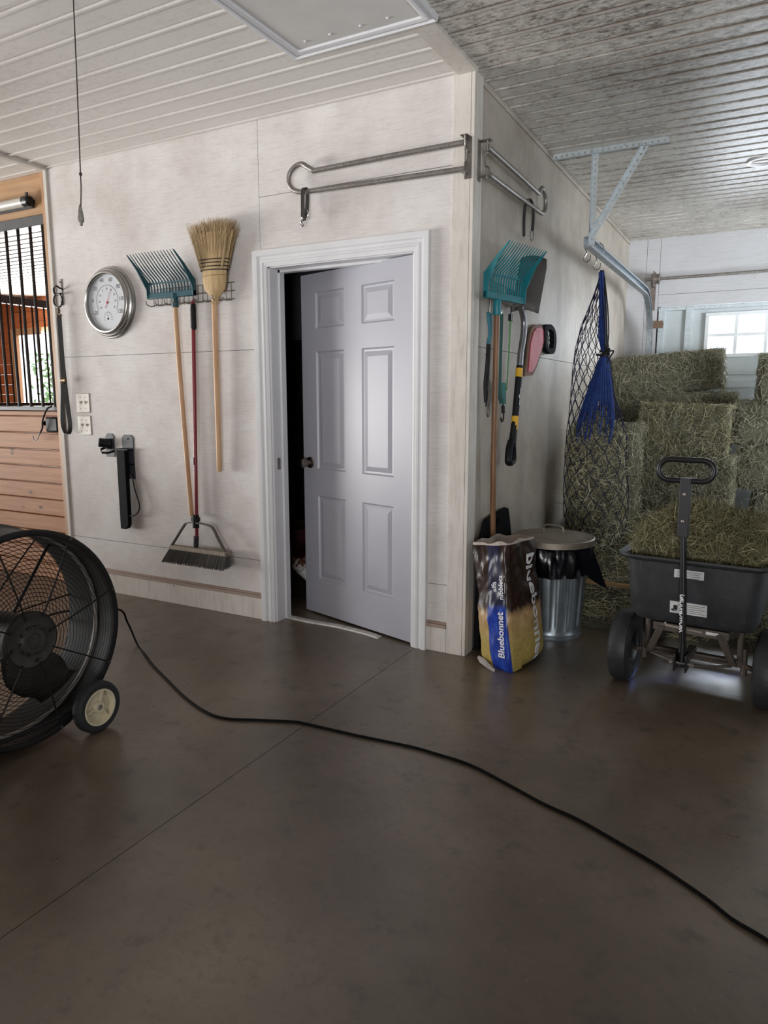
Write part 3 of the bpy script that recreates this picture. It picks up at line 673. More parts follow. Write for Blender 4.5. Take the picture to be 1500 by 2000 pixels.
b = MB(); b.loft([[(-1.90, -.105, .375), (-1.45, -.105, .375), (-1.45, -.055, .375), (-1.90, -.055, .375)], [(-1.89, -.10, .402), (-1.46, -.10, .402), (-1.46, -.06, .402), (-1.89, -.06, .402)]]); b.build('head_block', pm('dusty tan block', '#8d8172', .7, var=.2, scale=30), t, bevel=.003)
b = MB(); b.loft([[(-1.893, -.10, .378), (-1.457, -.10, .378), (-1.457, -.06, .378), (-1.893, -.06, .378)], [(-1.91, -.145, .322), (-1.445, -.145, .322), (-1.445, -.07, .312), (-1.91, -.07, .312)]])
for i in range(110):
    for j in range(9):
        x = -1.895+.44*i/109+RN.uniform(-.002, .002); y = -.102+.042*j/8; fx = (x+1.675)*.09+RN.uniform(-.006, .006); fy = -.045*(1-j/8)-.010+RN.uniform(-.004, .004)
        b.tube([(x, y, .38), (x+fx*.5, y+fy*.5, .345), (x+fx, y+fy, .306+RN.uniform(-.003, .006))], [.0022, .002, .0016], 4)
br = b.build('bristles', hay_mat('grey bristle', ['#4a4947', '#5d5b58', '#6b6864', '#3d3c3a']), t); br['kind'] = 'stuff'
b = MB(); b.box(-1.7175, -1.6985, -.0745, -.0735+.001, .90, .945); b.build('barcode_sticker', paper, t)

# corn broom, bristles up
t = thing('corn_broom', 'natural straw corn broom with flared bristles up, hung beside door casing', 'broom', (-1.52, -.05, .86))
BX, BY = -1.507, -.055
b = MB(); b.tube([(BX-.002, BY, 1.86), (BX-.006, BY, 1.5), (BX-.013, BY+.005, 1.1), (BX-.02, BY+.01, .885), (BX-.02, BY+.01, .866)], [.0155, .0155, .0155, .015, .011], 12); b.build('handle', handle_wood, t)
prof = [(1.81, .017, .016), (1.842, .019, .018), (1.862, .040, .028), (1.89, .068, .035), (1.92, .078, .036), (1.96, .083, .034), (2.0, .09, .03), (2.05, .101, .028), (2.12, .121, .03), (2.19, .145, .032)]
b = MB(); b.loft([[(BX+.006+rx*math.cos(a), BY+ry*math.sin(a), z) for a in np.linspace(0, 2*PI, 33)[:-1]] for z, rx, ry in prof]); b.build('bristle_body', straw_body, t)
b = MB()
for i in range(1300):
    a = RN.uniform(-1, 1); r = RN.uniform(-1, 1); top = 2.238+.012*math.cos(a*2)+RN.uniform(-.035, .018)
    if RN.random() < .3: top -= RN.uniform(0, .08)
    pts = [(BX+.006+a*.084, BY+r*.026, 2.0), (BX+.006+a*.104, BY+r*.027, 2.06), (BX+.006+a*.13+RN.uniform(-.008, .008), BY+r*.036, 2.16), (BX+.006+a*.156+RN.uniform(-.014, .014), BY+r*.045+RN.uniform(-.008, .008), top)]
    b.tube(pts, [.0012, .0012, .001, .0006], 3)
bb_ = b.build('bristles', straw_c, t); bb_['kind'] = 'stuff'
b = MB()
for z, rx, ry in ((2.048, .1075, .033), (2.03, .101, .0325), (2.011, .097, .0335), (1.992, .093, .0345)):
    b.tube([(BX+.006+rx*math.cos(a), BY+(ry+.002)*math.sin(a), z-.002*math.cos(a)) for a in np.linspace(0, 2*PI, 41)[:-1]], .0028, 6, closed=True)
b.build('stitching', thread, t)
b = MB()
for z, rx, ry in ((1.962, .085, .036), (1.812, .0185, .0175), (1.818, .019, .018), (1.824, .0195, .0185)):
    b.tube([(BX+(.006 if z > 1.9 else 0)+rx*math.cos(a), BY+ry*math.sin(a), z) for a in np.linspace(0, 2*PI, 33)[:-1]], .0016, 6, closed=True)
b.build('wire_binding', pm('tan wire', '#9a8256', .5), t)

# blanket bars
def blanket_bar(lab, F):
    """F: x along the wall from bracket, y away from wall, z up"""
    t = thing('blanket_bar', lab, 'blanket bar', tuple(F @ Vector((0, 0, 2.3))), 'steel blanket bars')
    b = MB(F)
    path = smooth_path([(.02, .04, 2.425), (.4, .04, 2.424), (.80, .04, 2.42), (.835, .04, 2.422), (.87, .04, 2.442), (.905, .04, 2.462), (.945, .04, 2.455), (.978, .04, 2.43), (.988, .04, 2.395), (.975, .04, 2.36), (.945, .04, 2.338), (.90, .04, 2.328), (.8, .04, 2.325), (.4, .04, 2.318), (.02, .04, 2.313)], 5)
    b.tube(path, .0125, 12); b.build('bar', dull_steel, t)
    b = MB(F)
    b.box(.0, .034, .0, .004, 2.28, 2.46); b.ribbon([(.017, .003, 2.452), (.017, .06, 2.452)], (1, 0, 0), .034, .003); b.ribbon([(.017, .003, 2.30), (.017, .06, 2.30)], (1, 0, 0), .034, .003)
    b.tube(smooth_path([(.012, .058, 2.448), (.012, .05, 2.41), (.012, .035, 2.40), (.012, .032, 2.37), (.012, .035, 2.34), (.012, .05, 2.335), (.012, .06, 2.30)], 4), .004, 6)
    b.build('bracket', pm('dull bracket steel', '#8d8780', .4, .8, .2, 30, wear='#4a3a30'), t)
    for z in (2.425, 2.313): b = MB(F); b.tube([(.017, .04, z-.03), (.017, .04, z+.03)], .005, 8); b.build('pivot_pin', dull_steel, t)
    return t
FB = frame((.002, -.014, 0), (-1, 0, 0), (0, -1, 0), (0, 0, 1))
blanket_bar('long steel blanket bar over the white door on the front wall', FB)
FBs = frame((.012, .03, 0), (0, 1, 0), (1, 0, 0), (0, 0, 1))
blanket_bar('steel blanket bar on the grey side wall over the teal fork', FBs)
t = thing('hanging_strap', 'short black strap with ring hanging on bar over the door', 'strap', (-.885, -.055, 2.17), 'straps on the blanket bars')
b = MB(); c = (-.885, -.054, 2.327); b.ribbon(smooth_path([(-.885, -.078, 2.2), (-.885, -.076, 2.3), (-.885, -.071, 2.335), (-.885, -.054, 2.345), (-.885, -.037, 2.335), (-.885, -.034, 2.3), (-.885, -.045, 2.22), (-.885, -.062, 2.2), (-.885, -.07, 2.185)], 4), (1, 0, 0), .021, .004); b.build('strap', leather, t)
b = MB(); b.tube(arc((-.879, -.07, 2.215), .022, 0, 2*PI, 18)[:-1], .003, 6, closed=True); b.build('ring', chrome, t)
b = MB(); b.tube(smooth_path([(-.89, -.07, 2.195), (-.90, -.075, 2.17), (-.893, -.075, 2.155), (-.885, -.072, 2.165)]), .004, 6); b.sphere((-.893, -.074, 2.178), (.009, .008, .012), 8); b.build('snap', chrome, t)
t = thing('hanging_strap', 'black strap loop with steel ring on the side wall bar', 'strap', (.065, .71, 2.14), 'straps on the blanket bars')
b = MB(); X = .052
b.ribbon(smooth_path([(X, .628, 2.145), (X, .622, 2.24), (X, .645, 2.32), (X+.002, .70, 2.349), (X+.002, .755, 2.332), (X, .785, 2.28), (X, .775, 2.20)], 5), (1, -.15, 0), .016, .005); b.build('strap', leather, t)
b = MB(); b.tube(arc((X, .772, 2.175), .028, 0, 2*PI, 18, 1, 2)[:-1], .0035, 6, closed=True); b.tube([(X, .632, 2.143), (X, .68, 2.145), (X, .745, 2.165)], .004, 6); b.build('ring', chrome, t)

# ------------------------------------------------------------------ things on the side wall
t = thing('snow_shovel', 'snow shovel with grey blade and bent black yellow banded shaft, on side wall', 'shovel', (.09, .45, .97))
b = MB(); b.tube(smooth_path([(.085, .50, 1.765), (.088, .53, 1.735), (.09, .555, 1.69), (.09, .55, 1.62), (.085, .53, 1.53), (.085, .52, 1.45)]), .0165, 12); b.build('metal_shaft', pm('grey steel shaft', '#85868a', .35, .85, .15, 14), t)
b = MB(); b.tube([(.085, .52, 1.462), (.083, .475, 1.2), (.082, .452, 1.10)], .0185, 12); b.build('grip_sleeve', black_plastic, t)
for a, c in (((.0848, .517, 1.448), (.0844, .508, 1.402)), ((.083, .474, 1.195), (.0825, .460, 1.125))):
    b = MB(); b.tube([a, c], .0195, 12); b.build('yellow_band', yellow_t, t)
b = MB(); b.tube([(.082, .452, 1.11), (.082, .447, 1.08), (.082, .436, 1.05)], [.0185, .02, .022], 12)
gp = [(0, 1.065), (.038, 1.035), (.058, .99), (.056, .958), (0, .948), (-.056, .958), (-.058, .99), (-.038, 1.035), (0, 1.065)]
b.tube(smooth_path([(.08+q*-.12, .425+q*.99, z) for q, z in gp], 4), [.0155]*33, 10, flat=1.25)
b.build('d_grip', black_plastic, t)
b = MB(); rings = []
for s in np.linspace(0, 1, 7):
    row = []
    base = Vector((.045, .47, 1.735)).lerp(Vector((.05, .60, 2.03)), s); wv = Vector((.115, .11, 0)) if s < .9 else Vector((.11, .10, 0))
    for q in np.linspace(0, 1, 7): bow = math.sin(PI*q)*.03; row.append(base+wv*q+Vector((-.02*bow*30*.5, .0, 0))+Vector((0, bow*.6, .02*math.sin(PI*q))))
    rings.append(row)
vs = [p for r in rings for p in r]; b.add(vs, [(i*7+j, i*7+j+1, i*7+8+j, i*7+7+j) for i in range(6) for j in range(6)])
bl = b.build('blade', pm('grey plastic blade', '#4e4b49', .55, var=.1), t); sm = bl.modifiers.new('thick', 'SOLIDIFY'); sm.thickness = .005
t = thing('hand_saw', 'short red plate saw with black finger grip handle on side wall', 'saw', (.03, 1.1, 1.4))
KS = frame((0, 0, 0), (0, 1, 0), (0, 0, 1), (1, 0, 0))
b = MB(); b.prism([(.80, 1.415), (.955, 1.425), (1.03, 1.475), (1.12, 1.57), (1.165, 1.62), (1.175, 1.675), (1.15, 1.715), (1.08, 1.728), (.97, 1.715), (.90, 1.69), (.86, 1.63)], .018, .028, KS); b.build('backing_board', pm('tan cardboard edge', '#7b5f50', .8, var=.2), t)
b = MB(); b.prism([(.845, 1.44), (.935, 1.447), (1.01, 1.495), (1.10, 1.585), (1.142, 1.63), (1.15, 1.675), (1.13, 1.70), (1.07, 1.71), (.98, 1.697), (.925, 1.67), (.88, 1.61)], .028, .034, KS); b.build('red_plate', saw_red, t)
b = MB(); out = smooth_path([(1.13, 1.715, 0), (1.2, 1.738, 0), (1.28, 1.742, 0), (1.36, 1.72, 0), (1.40, 1.67, 0), (1.395, 1.62, 0), (1.37, 1.58, 0), (1.30, 1.565, 0), (1.22, 1.575, 0), (1.155, 1.60, 0)], 4)
inn = smooth_path([(1.19, 1.70, 0), (1.24, 1.712, 0), (1.30, 1.71, 0), (1.335, 1.695, 0), (1.33, 1.68, 0), (1.345, 1.67, 0), (1.335, 1.655, 0), (1.35, 1.64, 0), (1.338, 1.625, 0), (1.33, 1.605, 0), (1.28, 1.598, 0), (1.22, 1.605, 0), (1.18, 1.625, 0)], 3)
b.prism([(p.x, p.y) for p in out], .012, .042, KS, holes=[[(p.x, p.y) for p in inn]]); b.build('handle', pm('dull black grip', '#16171a', .85, spec=.1), t, smooth=0)
t = thing('strap_tie', 'dark green strap with black end hook hanging beside brown fork handle', 'strap', (.05, .33, 1.17))
b = MB(); b.ribbon(smooth_path([(.05, .30, 1.71), (.05, .295, 1.5), (.052, .29, 1.35), (.055, .30, 1.30), (.058, .325, 1.265)], 4), (.4, 1, 0), .032, .004); b.build('webbing', green_web, t)
b = MB(); b.ribbon([(.056, .33, 1.37), (.057, .335, 1.31), (.057, .34, 1.26)], (.3, 1, 0), .05, .007); b.build('thick_end', pm('teal strap end', '#2a6e68', .6), t)
b = MB(); b.tube(smooth_path([(.057, .345, 1.26), (.057, .355, 1.235), (.057, .36, 1.2), (.057, .35, 1.175), (.057, .33, 1.172), (.057, .318, 1.19)]), .0042, 6); b.tube([(.057, .345, 1.25), (.057, .355, 1.215)], .01, 8); b.build('hook', black_metal, t)
b = MB(); b.tube(smooth_path([(.05, .30, 1.71), (.05, .31, 1.74), (.045, .30, 1.755), (.04, .29, 1.74)]), .003, 6); b.build('snap', chrome, t)
t = thing('bungee_cord', 'thin bright green bungee cord between the green strap and shovel', 'cord', (.06, .40, 1.3))
b = MB(); b.tube([(.06, .415, 1.70), (.06, .405, 1.5), (.06, .385, 1.33)], .0032, 6); b.tube([(.06, .425, 1.70), (.06, .41, 1.5), (.06, .385, 1.33)], .0032, 6); b.build('cord', lime_cord, t)
b = MB(); b.box(.052, .068, .405, .435, 1.685, 1.72); b.tube([(.06, .42, 1.72), (.06, .425, 1.76)], .003, 6); b.build('end_cap', black_plastic, t, bevel=.002)
t = thing('lead_rope', 'tangled teal and black rope with steel snap left of brown fork handle', 'rope', (.04, .15, 1.3))
b = MB(); b.tube(smooth_path([(.045, .125, 1.70), (.045, .14, 1.66), (.05, .145, 1.6), (.045, .13, 1.55)]), .009, 8); b.tube(smooth_path([(.045, .155, 1.70), (.05, .15, 1.63), (.048, .135, 1.56)]), .007, 8); b.build('teal_rope', pm('faded teal rope', '#3a7684', .8, var=.3, scale=60), t)
b = MB(); b.tube(smooth_path([(.046, .13, 1.55), (.048, .115, 1.45), (.046, .10, 1.36), (.046, .115, 1.27)]), [.008]*19, 8); b.tube(smooth_path([(.05, .14, 1.55), (.05, .13, 1.43), (.05, .125, 1.3), (.05, .12, 1.25)]), .007, 8)
for i in range(14): z = RN.uniform(1.33, 1.5); a = RN.uniform(-1, 1); b.tube([(.05, .11, z), (.05+RN.uniform(0, .02), .11-RN.uniform(0, .05), z+RN.uniform(-.03, .05))], .0012, 4)
b.build('black_rope', black_cord, t)
b = MB(); b.tube(smooth_path([(.06, .12, 1.38), (.06, .11, 1.28), (.06, .10, 1.22), (.06, .115, 1.2), (.06, .13, 1.22), (.06, .12, 1.28)]), .0035, 6); b.tube([(.045, .14, 1.70), (.045, .145, 1.76)], .004, 6); b.build('snap', chrome, t)
t = thing('plastic_panel', 'black plastic panel with hand slot, leaning on side wall behind bag', 'panel', (.04, .3, 0))
b = MB(); KP = frame((.02, 0, 0), (0, 1, 0), (0, 0, 1), (1, 0, 0))
b.prism([(.10, .0), (.60, .0), (.60, .52), (.565, .62), (.535, .685), (.50, .695), (.20, .675), (.17, .655), (.12, .58)], .0, .02, KP, holes=[[(.30, .615), (.385, .63), (.39, .668), (.31, .655)]]); b.build('board', pm('dull black grip', '#16171a'), t, smooth=0)
b = MB(); b.box(.015, .035, .10, .17, 0, .55); b.build('side_lip', pm('dull black grip', '#16171a'), t, bevel=.004)
b = MB(); KE = frame((.0835+.0187, .488, 1.30), (0, -.17, -1), (0, 1, -.17), (1, 0, 0))
def curved(b, vs, fs, r, K):
    """wrap flat lettering round a shaft of radius r (x along the shaft)"""
    b.add([(x, r*math.sin(y/r), r*math.cos(y/r)-r+.0004) for x, y in vs], fs, K)
ring = [(q*math.cos(a), q*math.sin(a)) for a in np.linspace(0, 2*PI, 25)[:-1] for q in (.008, .012)]
curved(b, ring, [(2*i, 2*i+1, (2*i+3) % 48, (2*i+2) % 48) for i in range(24)], .0187, KE)
for x0, x1 in ((-.045, -.014), (.014, .045)): curved(b, [(x0, -.004), (x1, -.004), (x1, .004), (x0, .004)], [(0, 1, 2, 3)], .0187, KE)
curved(b, [(-.004, -.004), (.004, -.004), (.004, .004), (-.004, .004)], [(0, 1, 2, 3)], .0187, KE)
b.build('emblem', letter_white, [o for o in bpy.data.objects if o.name == 'snow_shovel'][0])

# ------------------------------------------------------------------ drum fan
FX, FY, FZ, FR = -1.011, -1.672, .43, .40
t = thing('drum_fan', 'big black drum fan on cream-hubbed wheels at left edge', 'fan', (FX-.13, FY, 0))
KF = frame((FX, FY, FZ), (0, 1, 0), (0, 0, 1), (1, 0, 0))          # z = out of the front
D = .27
b = MB(); b.lathe([(FR, 0), (FR-.004, .006), (FR-.014, .008), (FR-.024, .004), (FR-.026, -.008), (FR-.020, -.03), (FR-.018, -.12), (FR-.022, -D+.03), (FR-.016, -D-.004), (FR-.006, -D-.008), (FR, -D), (FR-.003, -D+.012), (FR-.012, -D+.03), (FR-.012, -.03), (FR-.004, -.012), (FR, 0)], 72, KF, cap=False)
b.build('drum', fan_black, t)
b = MB(); b.lathe([(FR-.019, -.10), (FR-.027, -.106), (FR-.027, -.114), (FR-.019, -.12)], 72, KF, cap=False); b.build('drum_rib', dull_steel, t)
def guard(zb, zc, r0, n, nsp, rot):
    b = MB()
    for i in range(n):
        r = r0+(FR-.02-r0)*i/(n-1); z = zb+(zc-zb)*(1-((r-r0)/(FR-.02-r0))**2)
        b.tube([(r*math.cos(a), r*math.sin(a), z) for a in np.linspace(0, 2*PI, 61)[:-1]], .0013, 5, closed=True, M=KF)
    for k in range(nsp):
        a = 2*PI*k/nsp+rot; q = []
        for r in np.linspace(r0-.01, FR-.004, 6): q.append((r*math.cos(a), r*math.sin(a), zb+(zc-zb)*(1-((r-r0)/(FR-.02-r0))**2)+.003*(1 if zb > -.1 else -1)))
        b.tube(q, .0032, 6, M=KF)
    return b
guard(-.004, .018, .10, 20, 8, .26).build('front_guard', fan_black, t)
guard(-D, -D-.03, .085, 22, 8, .1).build('rear_guard', fan_black, t)
b = MB(); b.lathe([(0, .024), (.028, .024), (.03, .030), (.044, .030), (.05, .022), (.054, .022), (.056, .016), (.09, .014), (.096, .018), (.103, .016), (.106, .008), (.104, -.012), (.085, -.02), (.082, -.17), (.06, -.19), (0, -.19)], 40, KF)
mot = b.build('motor', fan_grey, t)
b = MB()
for k in range(10): a = 2*PI*k/10; b.tube([(.049*math.cos(a), .049*math.sin(a), .018), (.049*math.cos(a), .049*math.sin(a), .027)], .007, 8, M=KF)
b.build('vent_holes', black_metal, mot)
for k in range(4): a = 2*PI*k/4+.2; b = MB(); b.tube([(.079*math.cos(a), .079*math.sin(a), .014), (.079*math.cos(a), .079*math.sin(a), .022)], .007, 6, M=KF); b.build('bolt', black_metal, mot)
for k in range(8): a = 2*PI*k/8+.26; b = MB(); b.sphere(((FR-.012)*math.cos(a), (FR-.012)*math.sin(a), .009), (.007, .007, .005), 8, KF); b.build('rim_bolt', fan_grey, t)
for k in range(2):                                            # two broad pitched blades
    a0 = math.radians(112)+PI*k; vs = []
    for i in range(9):
        r = .075+.285*i/8; wd = math.radians(26+26*math.sin(PI*min(1, i/7))); pit = .045*(1-.5*i/8)
        for j in range(7):
            a = a0+wd*(j/6-.5)+.25*i/8; vs.append((r*math.cos(a), r*math.sin(a), -.15+pit*(j/3-1)+.008*math.sin(PI*j/6)))
    b = MB(); b.add(vs, [(i*7+j, i*7+j+1, i*7+8+j, i*7+7+j) for i in range(8) for j in range(6)], KF)
    o = b.build('blade', fan_grey, t); so = o.modifiers.new('thick', 'SOLIDIFY'); so.thickness = .004
b = MB()
for k in (0.85, .85+PI/2, .85+PI, .85+1.5*PI): b.tube([(.08*math.cos(k), .08*math.sin(k), -.16), ((FR-.02)*math.cos(k), (FR-.02)*math.sin(k), -.2)], .006, 8, M=KF)
b.build('motor_bracket', fan_black, t)
for wy in (-1.452, -1.985):
    KW = frame((-.952, wy, .101), (0, 1, 0), (0, 0, 1), (1, 0, 0))
    b = MB(); b.lathe([(.072, .014), (.074, .022), (.09, .023), (.098, .017), (.101, .008), (.101, -.010), (.098, -.018), (.09, -.022), (.074, -.02), (.072, -.014), (.072, .014)], 40, KW, cap=False)
    w = b.build('wheel', rubber, t)
    b = MB(); b.lathe([(0, .014), (.008, .014), (.011, .020), (.019, .020), (.021, .016), (.022, .002), (.058, -.002), (.064, .012), (.066, .022), (.072, .022), (.073, .01), (.073, -.012), (0, -.014)], 36, KW)
    for k in range(3):
        a = 2*PI*k/3+1.2; M = KW @ Matrix.Rotation(a, 4, 'Z'); b.box(.018, .066, -.0025, .0025, -.002, .016, M)
    rim = b.build('wheel_hub', cream, w)
    b = MB(); b.lathe([(0, .022), (.009, .022), (.011, .019), (.011, .012)], 14, KW); b.build('axle_cap', dull_steel, rim)
b = MB(); b.tube([(-.94, -1.452, .101), (-.99, -1.452, .101), (-1.0, -1.47, .101), (-1.0, -1.97, .101), (-.99, -1.985, .101), (-.94, -1.985, .101)], .008, 8)
for y in (-1.48, -1.86): b.tube([(-1.0, y, .09), (-1.06, y, .06), (-1.24, y, .035), (-1.27, y, .01)], .011, 8)
b.tube([(-1.27, -1.48, .012), (-1.27, -1.86, .012)], .011, 8)
b.build('stand', fan_black, t)

# ------------------------------------------------------------------ extension cord on the floor
pts = [(-1.29, -1.62, .40), (-1.34, -1.50, .37), (-1.44, -1.20, .34), (-1.64, -.74, .20), (-1.66, -.66, .10)]
fl = [(-1.56, -.69), (-1.425, -.768), (-1.265, -.863), (-1.093, -.951), (-.876, -1.061), (-.695, -1.131), (-.575, -1.142), (-.457, -1.094), (-.321, -1.037), (-.254, -1.026), (-.023, -1.015), (.188, -.998), (.294, -1.002), (.441, -1.019), (.613, -1.085), (.732, -1.135), (.854, -1.171), (.971, -1.224), (1.063, -1.267), (1.121, -1.298), (1.229, -1.366), (1.292, -1.416), (1.371, -1.455), (1.46, -1.53), (1.6, -1.7)]
b = MB(); b.tube(smooth_path([(x, y, z+.006) for x, y, z in pts]+[(x, y, .006) for x, y in fl], 5), .0052, 8)
tag(b.build('extension_cord', cord_black, loc=(-.5, -1.1, 0)), 'long black electric cord snaking from the fan across the concrete floor', 'cord')

# ------------------------------------------------------------------ feed bag
QB = [Vector(p) for p in ((.112, -.042, 0), (.295, -.135, 0), (.385, .14, .03), (.20, .23, .02))]
QT = [Vector(p) for p in ((.052, -.036, .585), (.243, -.098, .612), (.290, .205, .598), (.09, .23, .585))]
def quad(s, v):
    s %= 4; i = int(s); u = s-i
    return (QB[i].lerp(QB[(i+1) % 4], u)).lerp(QT[i].lerp(QT[(i+1) % 4], u), v)
def bag(s, v, wr=1.0):
    p = sum((quad(s+k, v) for k in (-.09, -.045, 0, .045, .09)), Vector())/5
    c = sum((quad(k+.5, v) for k in range(4)), Vector())/4; o = p-c; o.z = 0; o.normalize()
    u = s % 1; bulge = .022*math.sin(PI*u)*math.sin(PI*min(1, v*1.25+.12))
    if v < .10: p = p.lerp(c, .22*(1-v/.10)**2*(1 if 1.3 < s % 4 < 3.6 else .35))
    n1 = noise.noise(Vector((s*2.6, v*6, 3.1))); n2 = noise.noise(Vector((s*7, v*11, 8.7)))
    return p+o*(bulge+wr*(.016*n1*(.25+v)+.011*abs(n2)*(.3+v))), o
def bag_mat():
    m, nt, b = base_mat('printed feed bag'); uvn = N(nt, 'ShaderNodeUVMap'); sx = N(nt, 'ShaderNodeSeparateXYZ'); L(nt, uvn.outputs[0], sx.inputs[0])
    s, v = sx.outputs[0], sx.outputs[1]
    mp = N(nt, 'ShaderNodeMapping'); mp.inputs['Scale'].default_value = (5, 3, 1); L(nt, uvn.outputs[0], mp.inputs[0]); f = noise_f(nt, mp.outputs[0], 2.2, 6, .7)
    mp2 = N(nt, 'ShaderNodeMapping'); mp2.inputs['Scale'].default_value = (26, 8, 1); mp2.inputs['Rotation'].default_value = (0, 0, .5); L(nt, uvn.outputs[0], mp2.inputs[0]); g = noise_f(nt, mp2.outputs[0], 4, 5, .75)
    mp3 = N(nt, 'ShaderNodeMapping'); mp3.inputs['Scale'].default_value = (9, 5, 1); L(nt, uvn.outputs[0], mp3.inputs[0]); sp = noise_f(nt, mp3.outputs[0], 5, 2, .5)
    vj = math_n(nt, 'ADD', v, math_n(nt, 'MULTIPLY', math_n(nt, 'SUBTRACT', f, .5), .16))
    grass = ramp(nt, [(.3, lin('#6f6a2a')), (.5, lin('#b39b54')), (.68, lin('#dcc98c'))], g)
    tan = ramp(nt, [(.35, lin('#a8865c')), (.7, lin('#d0b184'))], f)
    low = mix(nt, ramp(nt, [(.20, (0, 0, 0)), (.40, (1, 1, 1))], vj), grass, tan)
    dark = ramp(nt, [(.3, lin('#17100e')), (.62, lin('#3a2a24')), (.8, lin('#5b4334'))], f)
    dark = mix(nt, ramp(nt, [(.66, (0, 0, 0)), (.74, (1, 1, 1))], sp), dark, lin('#b9824a'))
    photo = mix(nt, ramp(nt, [(.44, (0, 0, 0)), (.50, (1, 1, 1))], vj), low, dark)
    blue = ramp(nt, [(.3, lin('#16246e')), (.55, lin('#2342a8')), (.75, lin('#3d78d6'))], f)
    navy = ramp(nt, [(.3, lin('#16172e')), (.6, lin('#2b2c48')), (.8, lin('#565a7c'))], f)
    band = mix(nt, ramp(nt, [(.50, (0, 0, 0)), (.54, (1, 1, 1))], v), blue, navy)
    inb = math_n(nt, 'MULTIPLY', math_n(nt, 'GREATER_THAN', s, .43), math_n(nt, 'LESS_THAN', math_n(nt, 'ADD', s, math_n(nt, 'MULTIPLY', v, .28)), 1.06))
    c = mix(nt, inb, photo, band)
    L(nt, c, b.inputs['Base Color']); b.inputs['Roughness'].default_value = .34; return m
t = thing('feed_bag', 'crumpled printed paper feed bag with blue band, standing at wall corner', 'bag', (.22, .05, 0))
nS, nV = 96, 44; vs = []; uv = []
for j in range(nV+1):
    for i in range(nS): vs.append(bag(4*i/nS, j/nV)[0])
b = MB(); fs = [(j*nS+i, j*nS+(i+1) % nS, (j+1)*nS+(i+1) % nS, (j+1)*nS+i) for j in range(nV) for i in range(nS)]; fs.append(tuple(range(nS-1, -1, -1)))
b.add(vs, fs); sk = b.build('sack', bag_mat(), t, smooth=60)
ul = sk.data.uv_layers.new(name='UVMap')
for p in sk.data.polygons:
    for li, vi in zip(p.loop_indices, p.vertices):
        i = vi % nS; s_ = 4*i/nS
        if p.index < nV*nS and (p.index % nS) == nS-1 and i == 0: s_ = 4.0
        ul.data[li].uv = (s_, (vi//nS)/nV)
b = MB(); rings = []
for d, k in ((0, 0), (.012, .004), (.05, .02), (.10, .03)):
    row = []
    for i in range(nS):
        p, o = bag(4*i/nS, 1.0); zz = .012*noise.noise(Vector((i*.13, 2, 5))) if d == .012 else 0
        row.append(p-o*k+Vector((0, 0, (.012+zz if d == .012 else -d if d else 0))))
    rings.append(row)
b.loft(rings, False, True); b.build('paper_lining', pm('brown-white paper lining', '#b5aaa0', .8, var=.1), t, smooth=60)
def on_bag(text, size, s0, v0, up, bold, H=.6):
    """up=1: reads upwards (letters lean left), up=-1: reads downwards"""
    vs, fs = glyphs(text, size, bold, cut=size*.3); out = []
    for x, y in vs:
        ln = .205 if s0 < 1 else .40
        s_, v_ = s0-up*y/ln, v0+up*x/H
        p, o = bag(s_, min(max(v_, .005), 1)); out.append(p+o*.0025)
    b = MB(); b.add(out, fs); return b
for tx, sz, s0, v0, up, bd in (('Bluebonnet', .0475, .83, .115, 1, .0012), ('alfa', .037, .655, .63, 1, .0008), ('nibblets', .037, .85, .575, 1, .0008), ('bluebonnet', .118, 1.60, .90, -1, .003)):
    on_bag(tx, sz, s0, v0, up, bd).build('lettering', letter_white, t, smooth=0)
b = MB(); q = [bag(s_, v_) for s_, v_ in ((.90, .63), (.90, .77), (.91, .77), (.91, .63))]; b.add([p+o*.0025 for p, o in q], [(0, 1, 2, 3)]); b.build('small_print', letter_white, t)
b = MB(); b.loft([[(.10, -.07, .03), (.14, -.09, .028), (.145, -.085, .036), (.105, -.06, .038)], [(.12, -.085, .012), (.19, -.13, .004), (.195, -.12, .016), (.125, -.07, .024)], [(.17, -.115, .002), (.215, -.142, .0), (.215, -.13, .01), (.175, -.10, .012)]]); b.build('folded_corner', pm('torn paper fold', '#a49c98', .7, var=.15), t, smooth=20)

# ------------------------------------------------------------------ galvanised bin
CX, CY = .285, .575
t = thing('garbage_can', 'fluted galvanised garbage can with dirty lid and black liner', 'garbage can', (CX, CY, 0))
KC = Matrix.Translation((CX, CY, 0))
def flute(r, z, a):
    k = max(0, min(1, (z-.055)/.03))*max(0, min(1, (.45-z)/.03)); return r*(1-.055*k*(max(0, math.sin(a*14))**.6 if math.sin(a*14) > 0 else 0))
b = MB(); b.lathe([(0, .01), (.165, .01), (.168, 0), (.172, .012), (.170, .022), (.172, .03), (.168, .04), (.169, .055), (.171, .085), (.188, .42), (.19, .45), (.191, .50), (.196, .512), (.19, .52), (.18, .51)], 168, KC, fn=flute); b.build('can_body', can_metal, t, smooth=30)
b = MB(); b.lathe([(.218, .512), (.222, .514), (.222, .545), (.216, .549), (.205, .545), (.15, .556), (.08, .566), (0, .57)], 64, KC); b.lathe([(.218, .512), (.205, .52), (0, .53)], 64, KC)
lid = b.build('lid', lid_metal, t)
b = MB(); b.tube(smooth_path([(CX-.055, CY+.01, .563), (CX-.058, CY+.01, .585), (CX-.045, CY+.008, .603), (CX, CY, .607), (CX+.045, CY-.008, .601), (CX+.058, CY-.01, .583), (CX+.056, CY-.01, .563)]), .0065, 8, flat=.7); b.build('lid_handle', lid_metal, lid)
def lin_fn(r, z, a): return r+.011*math.sin(a*9+z*20)*(1 if z < .51 else .2)+.006*math.sin(a*23+1)
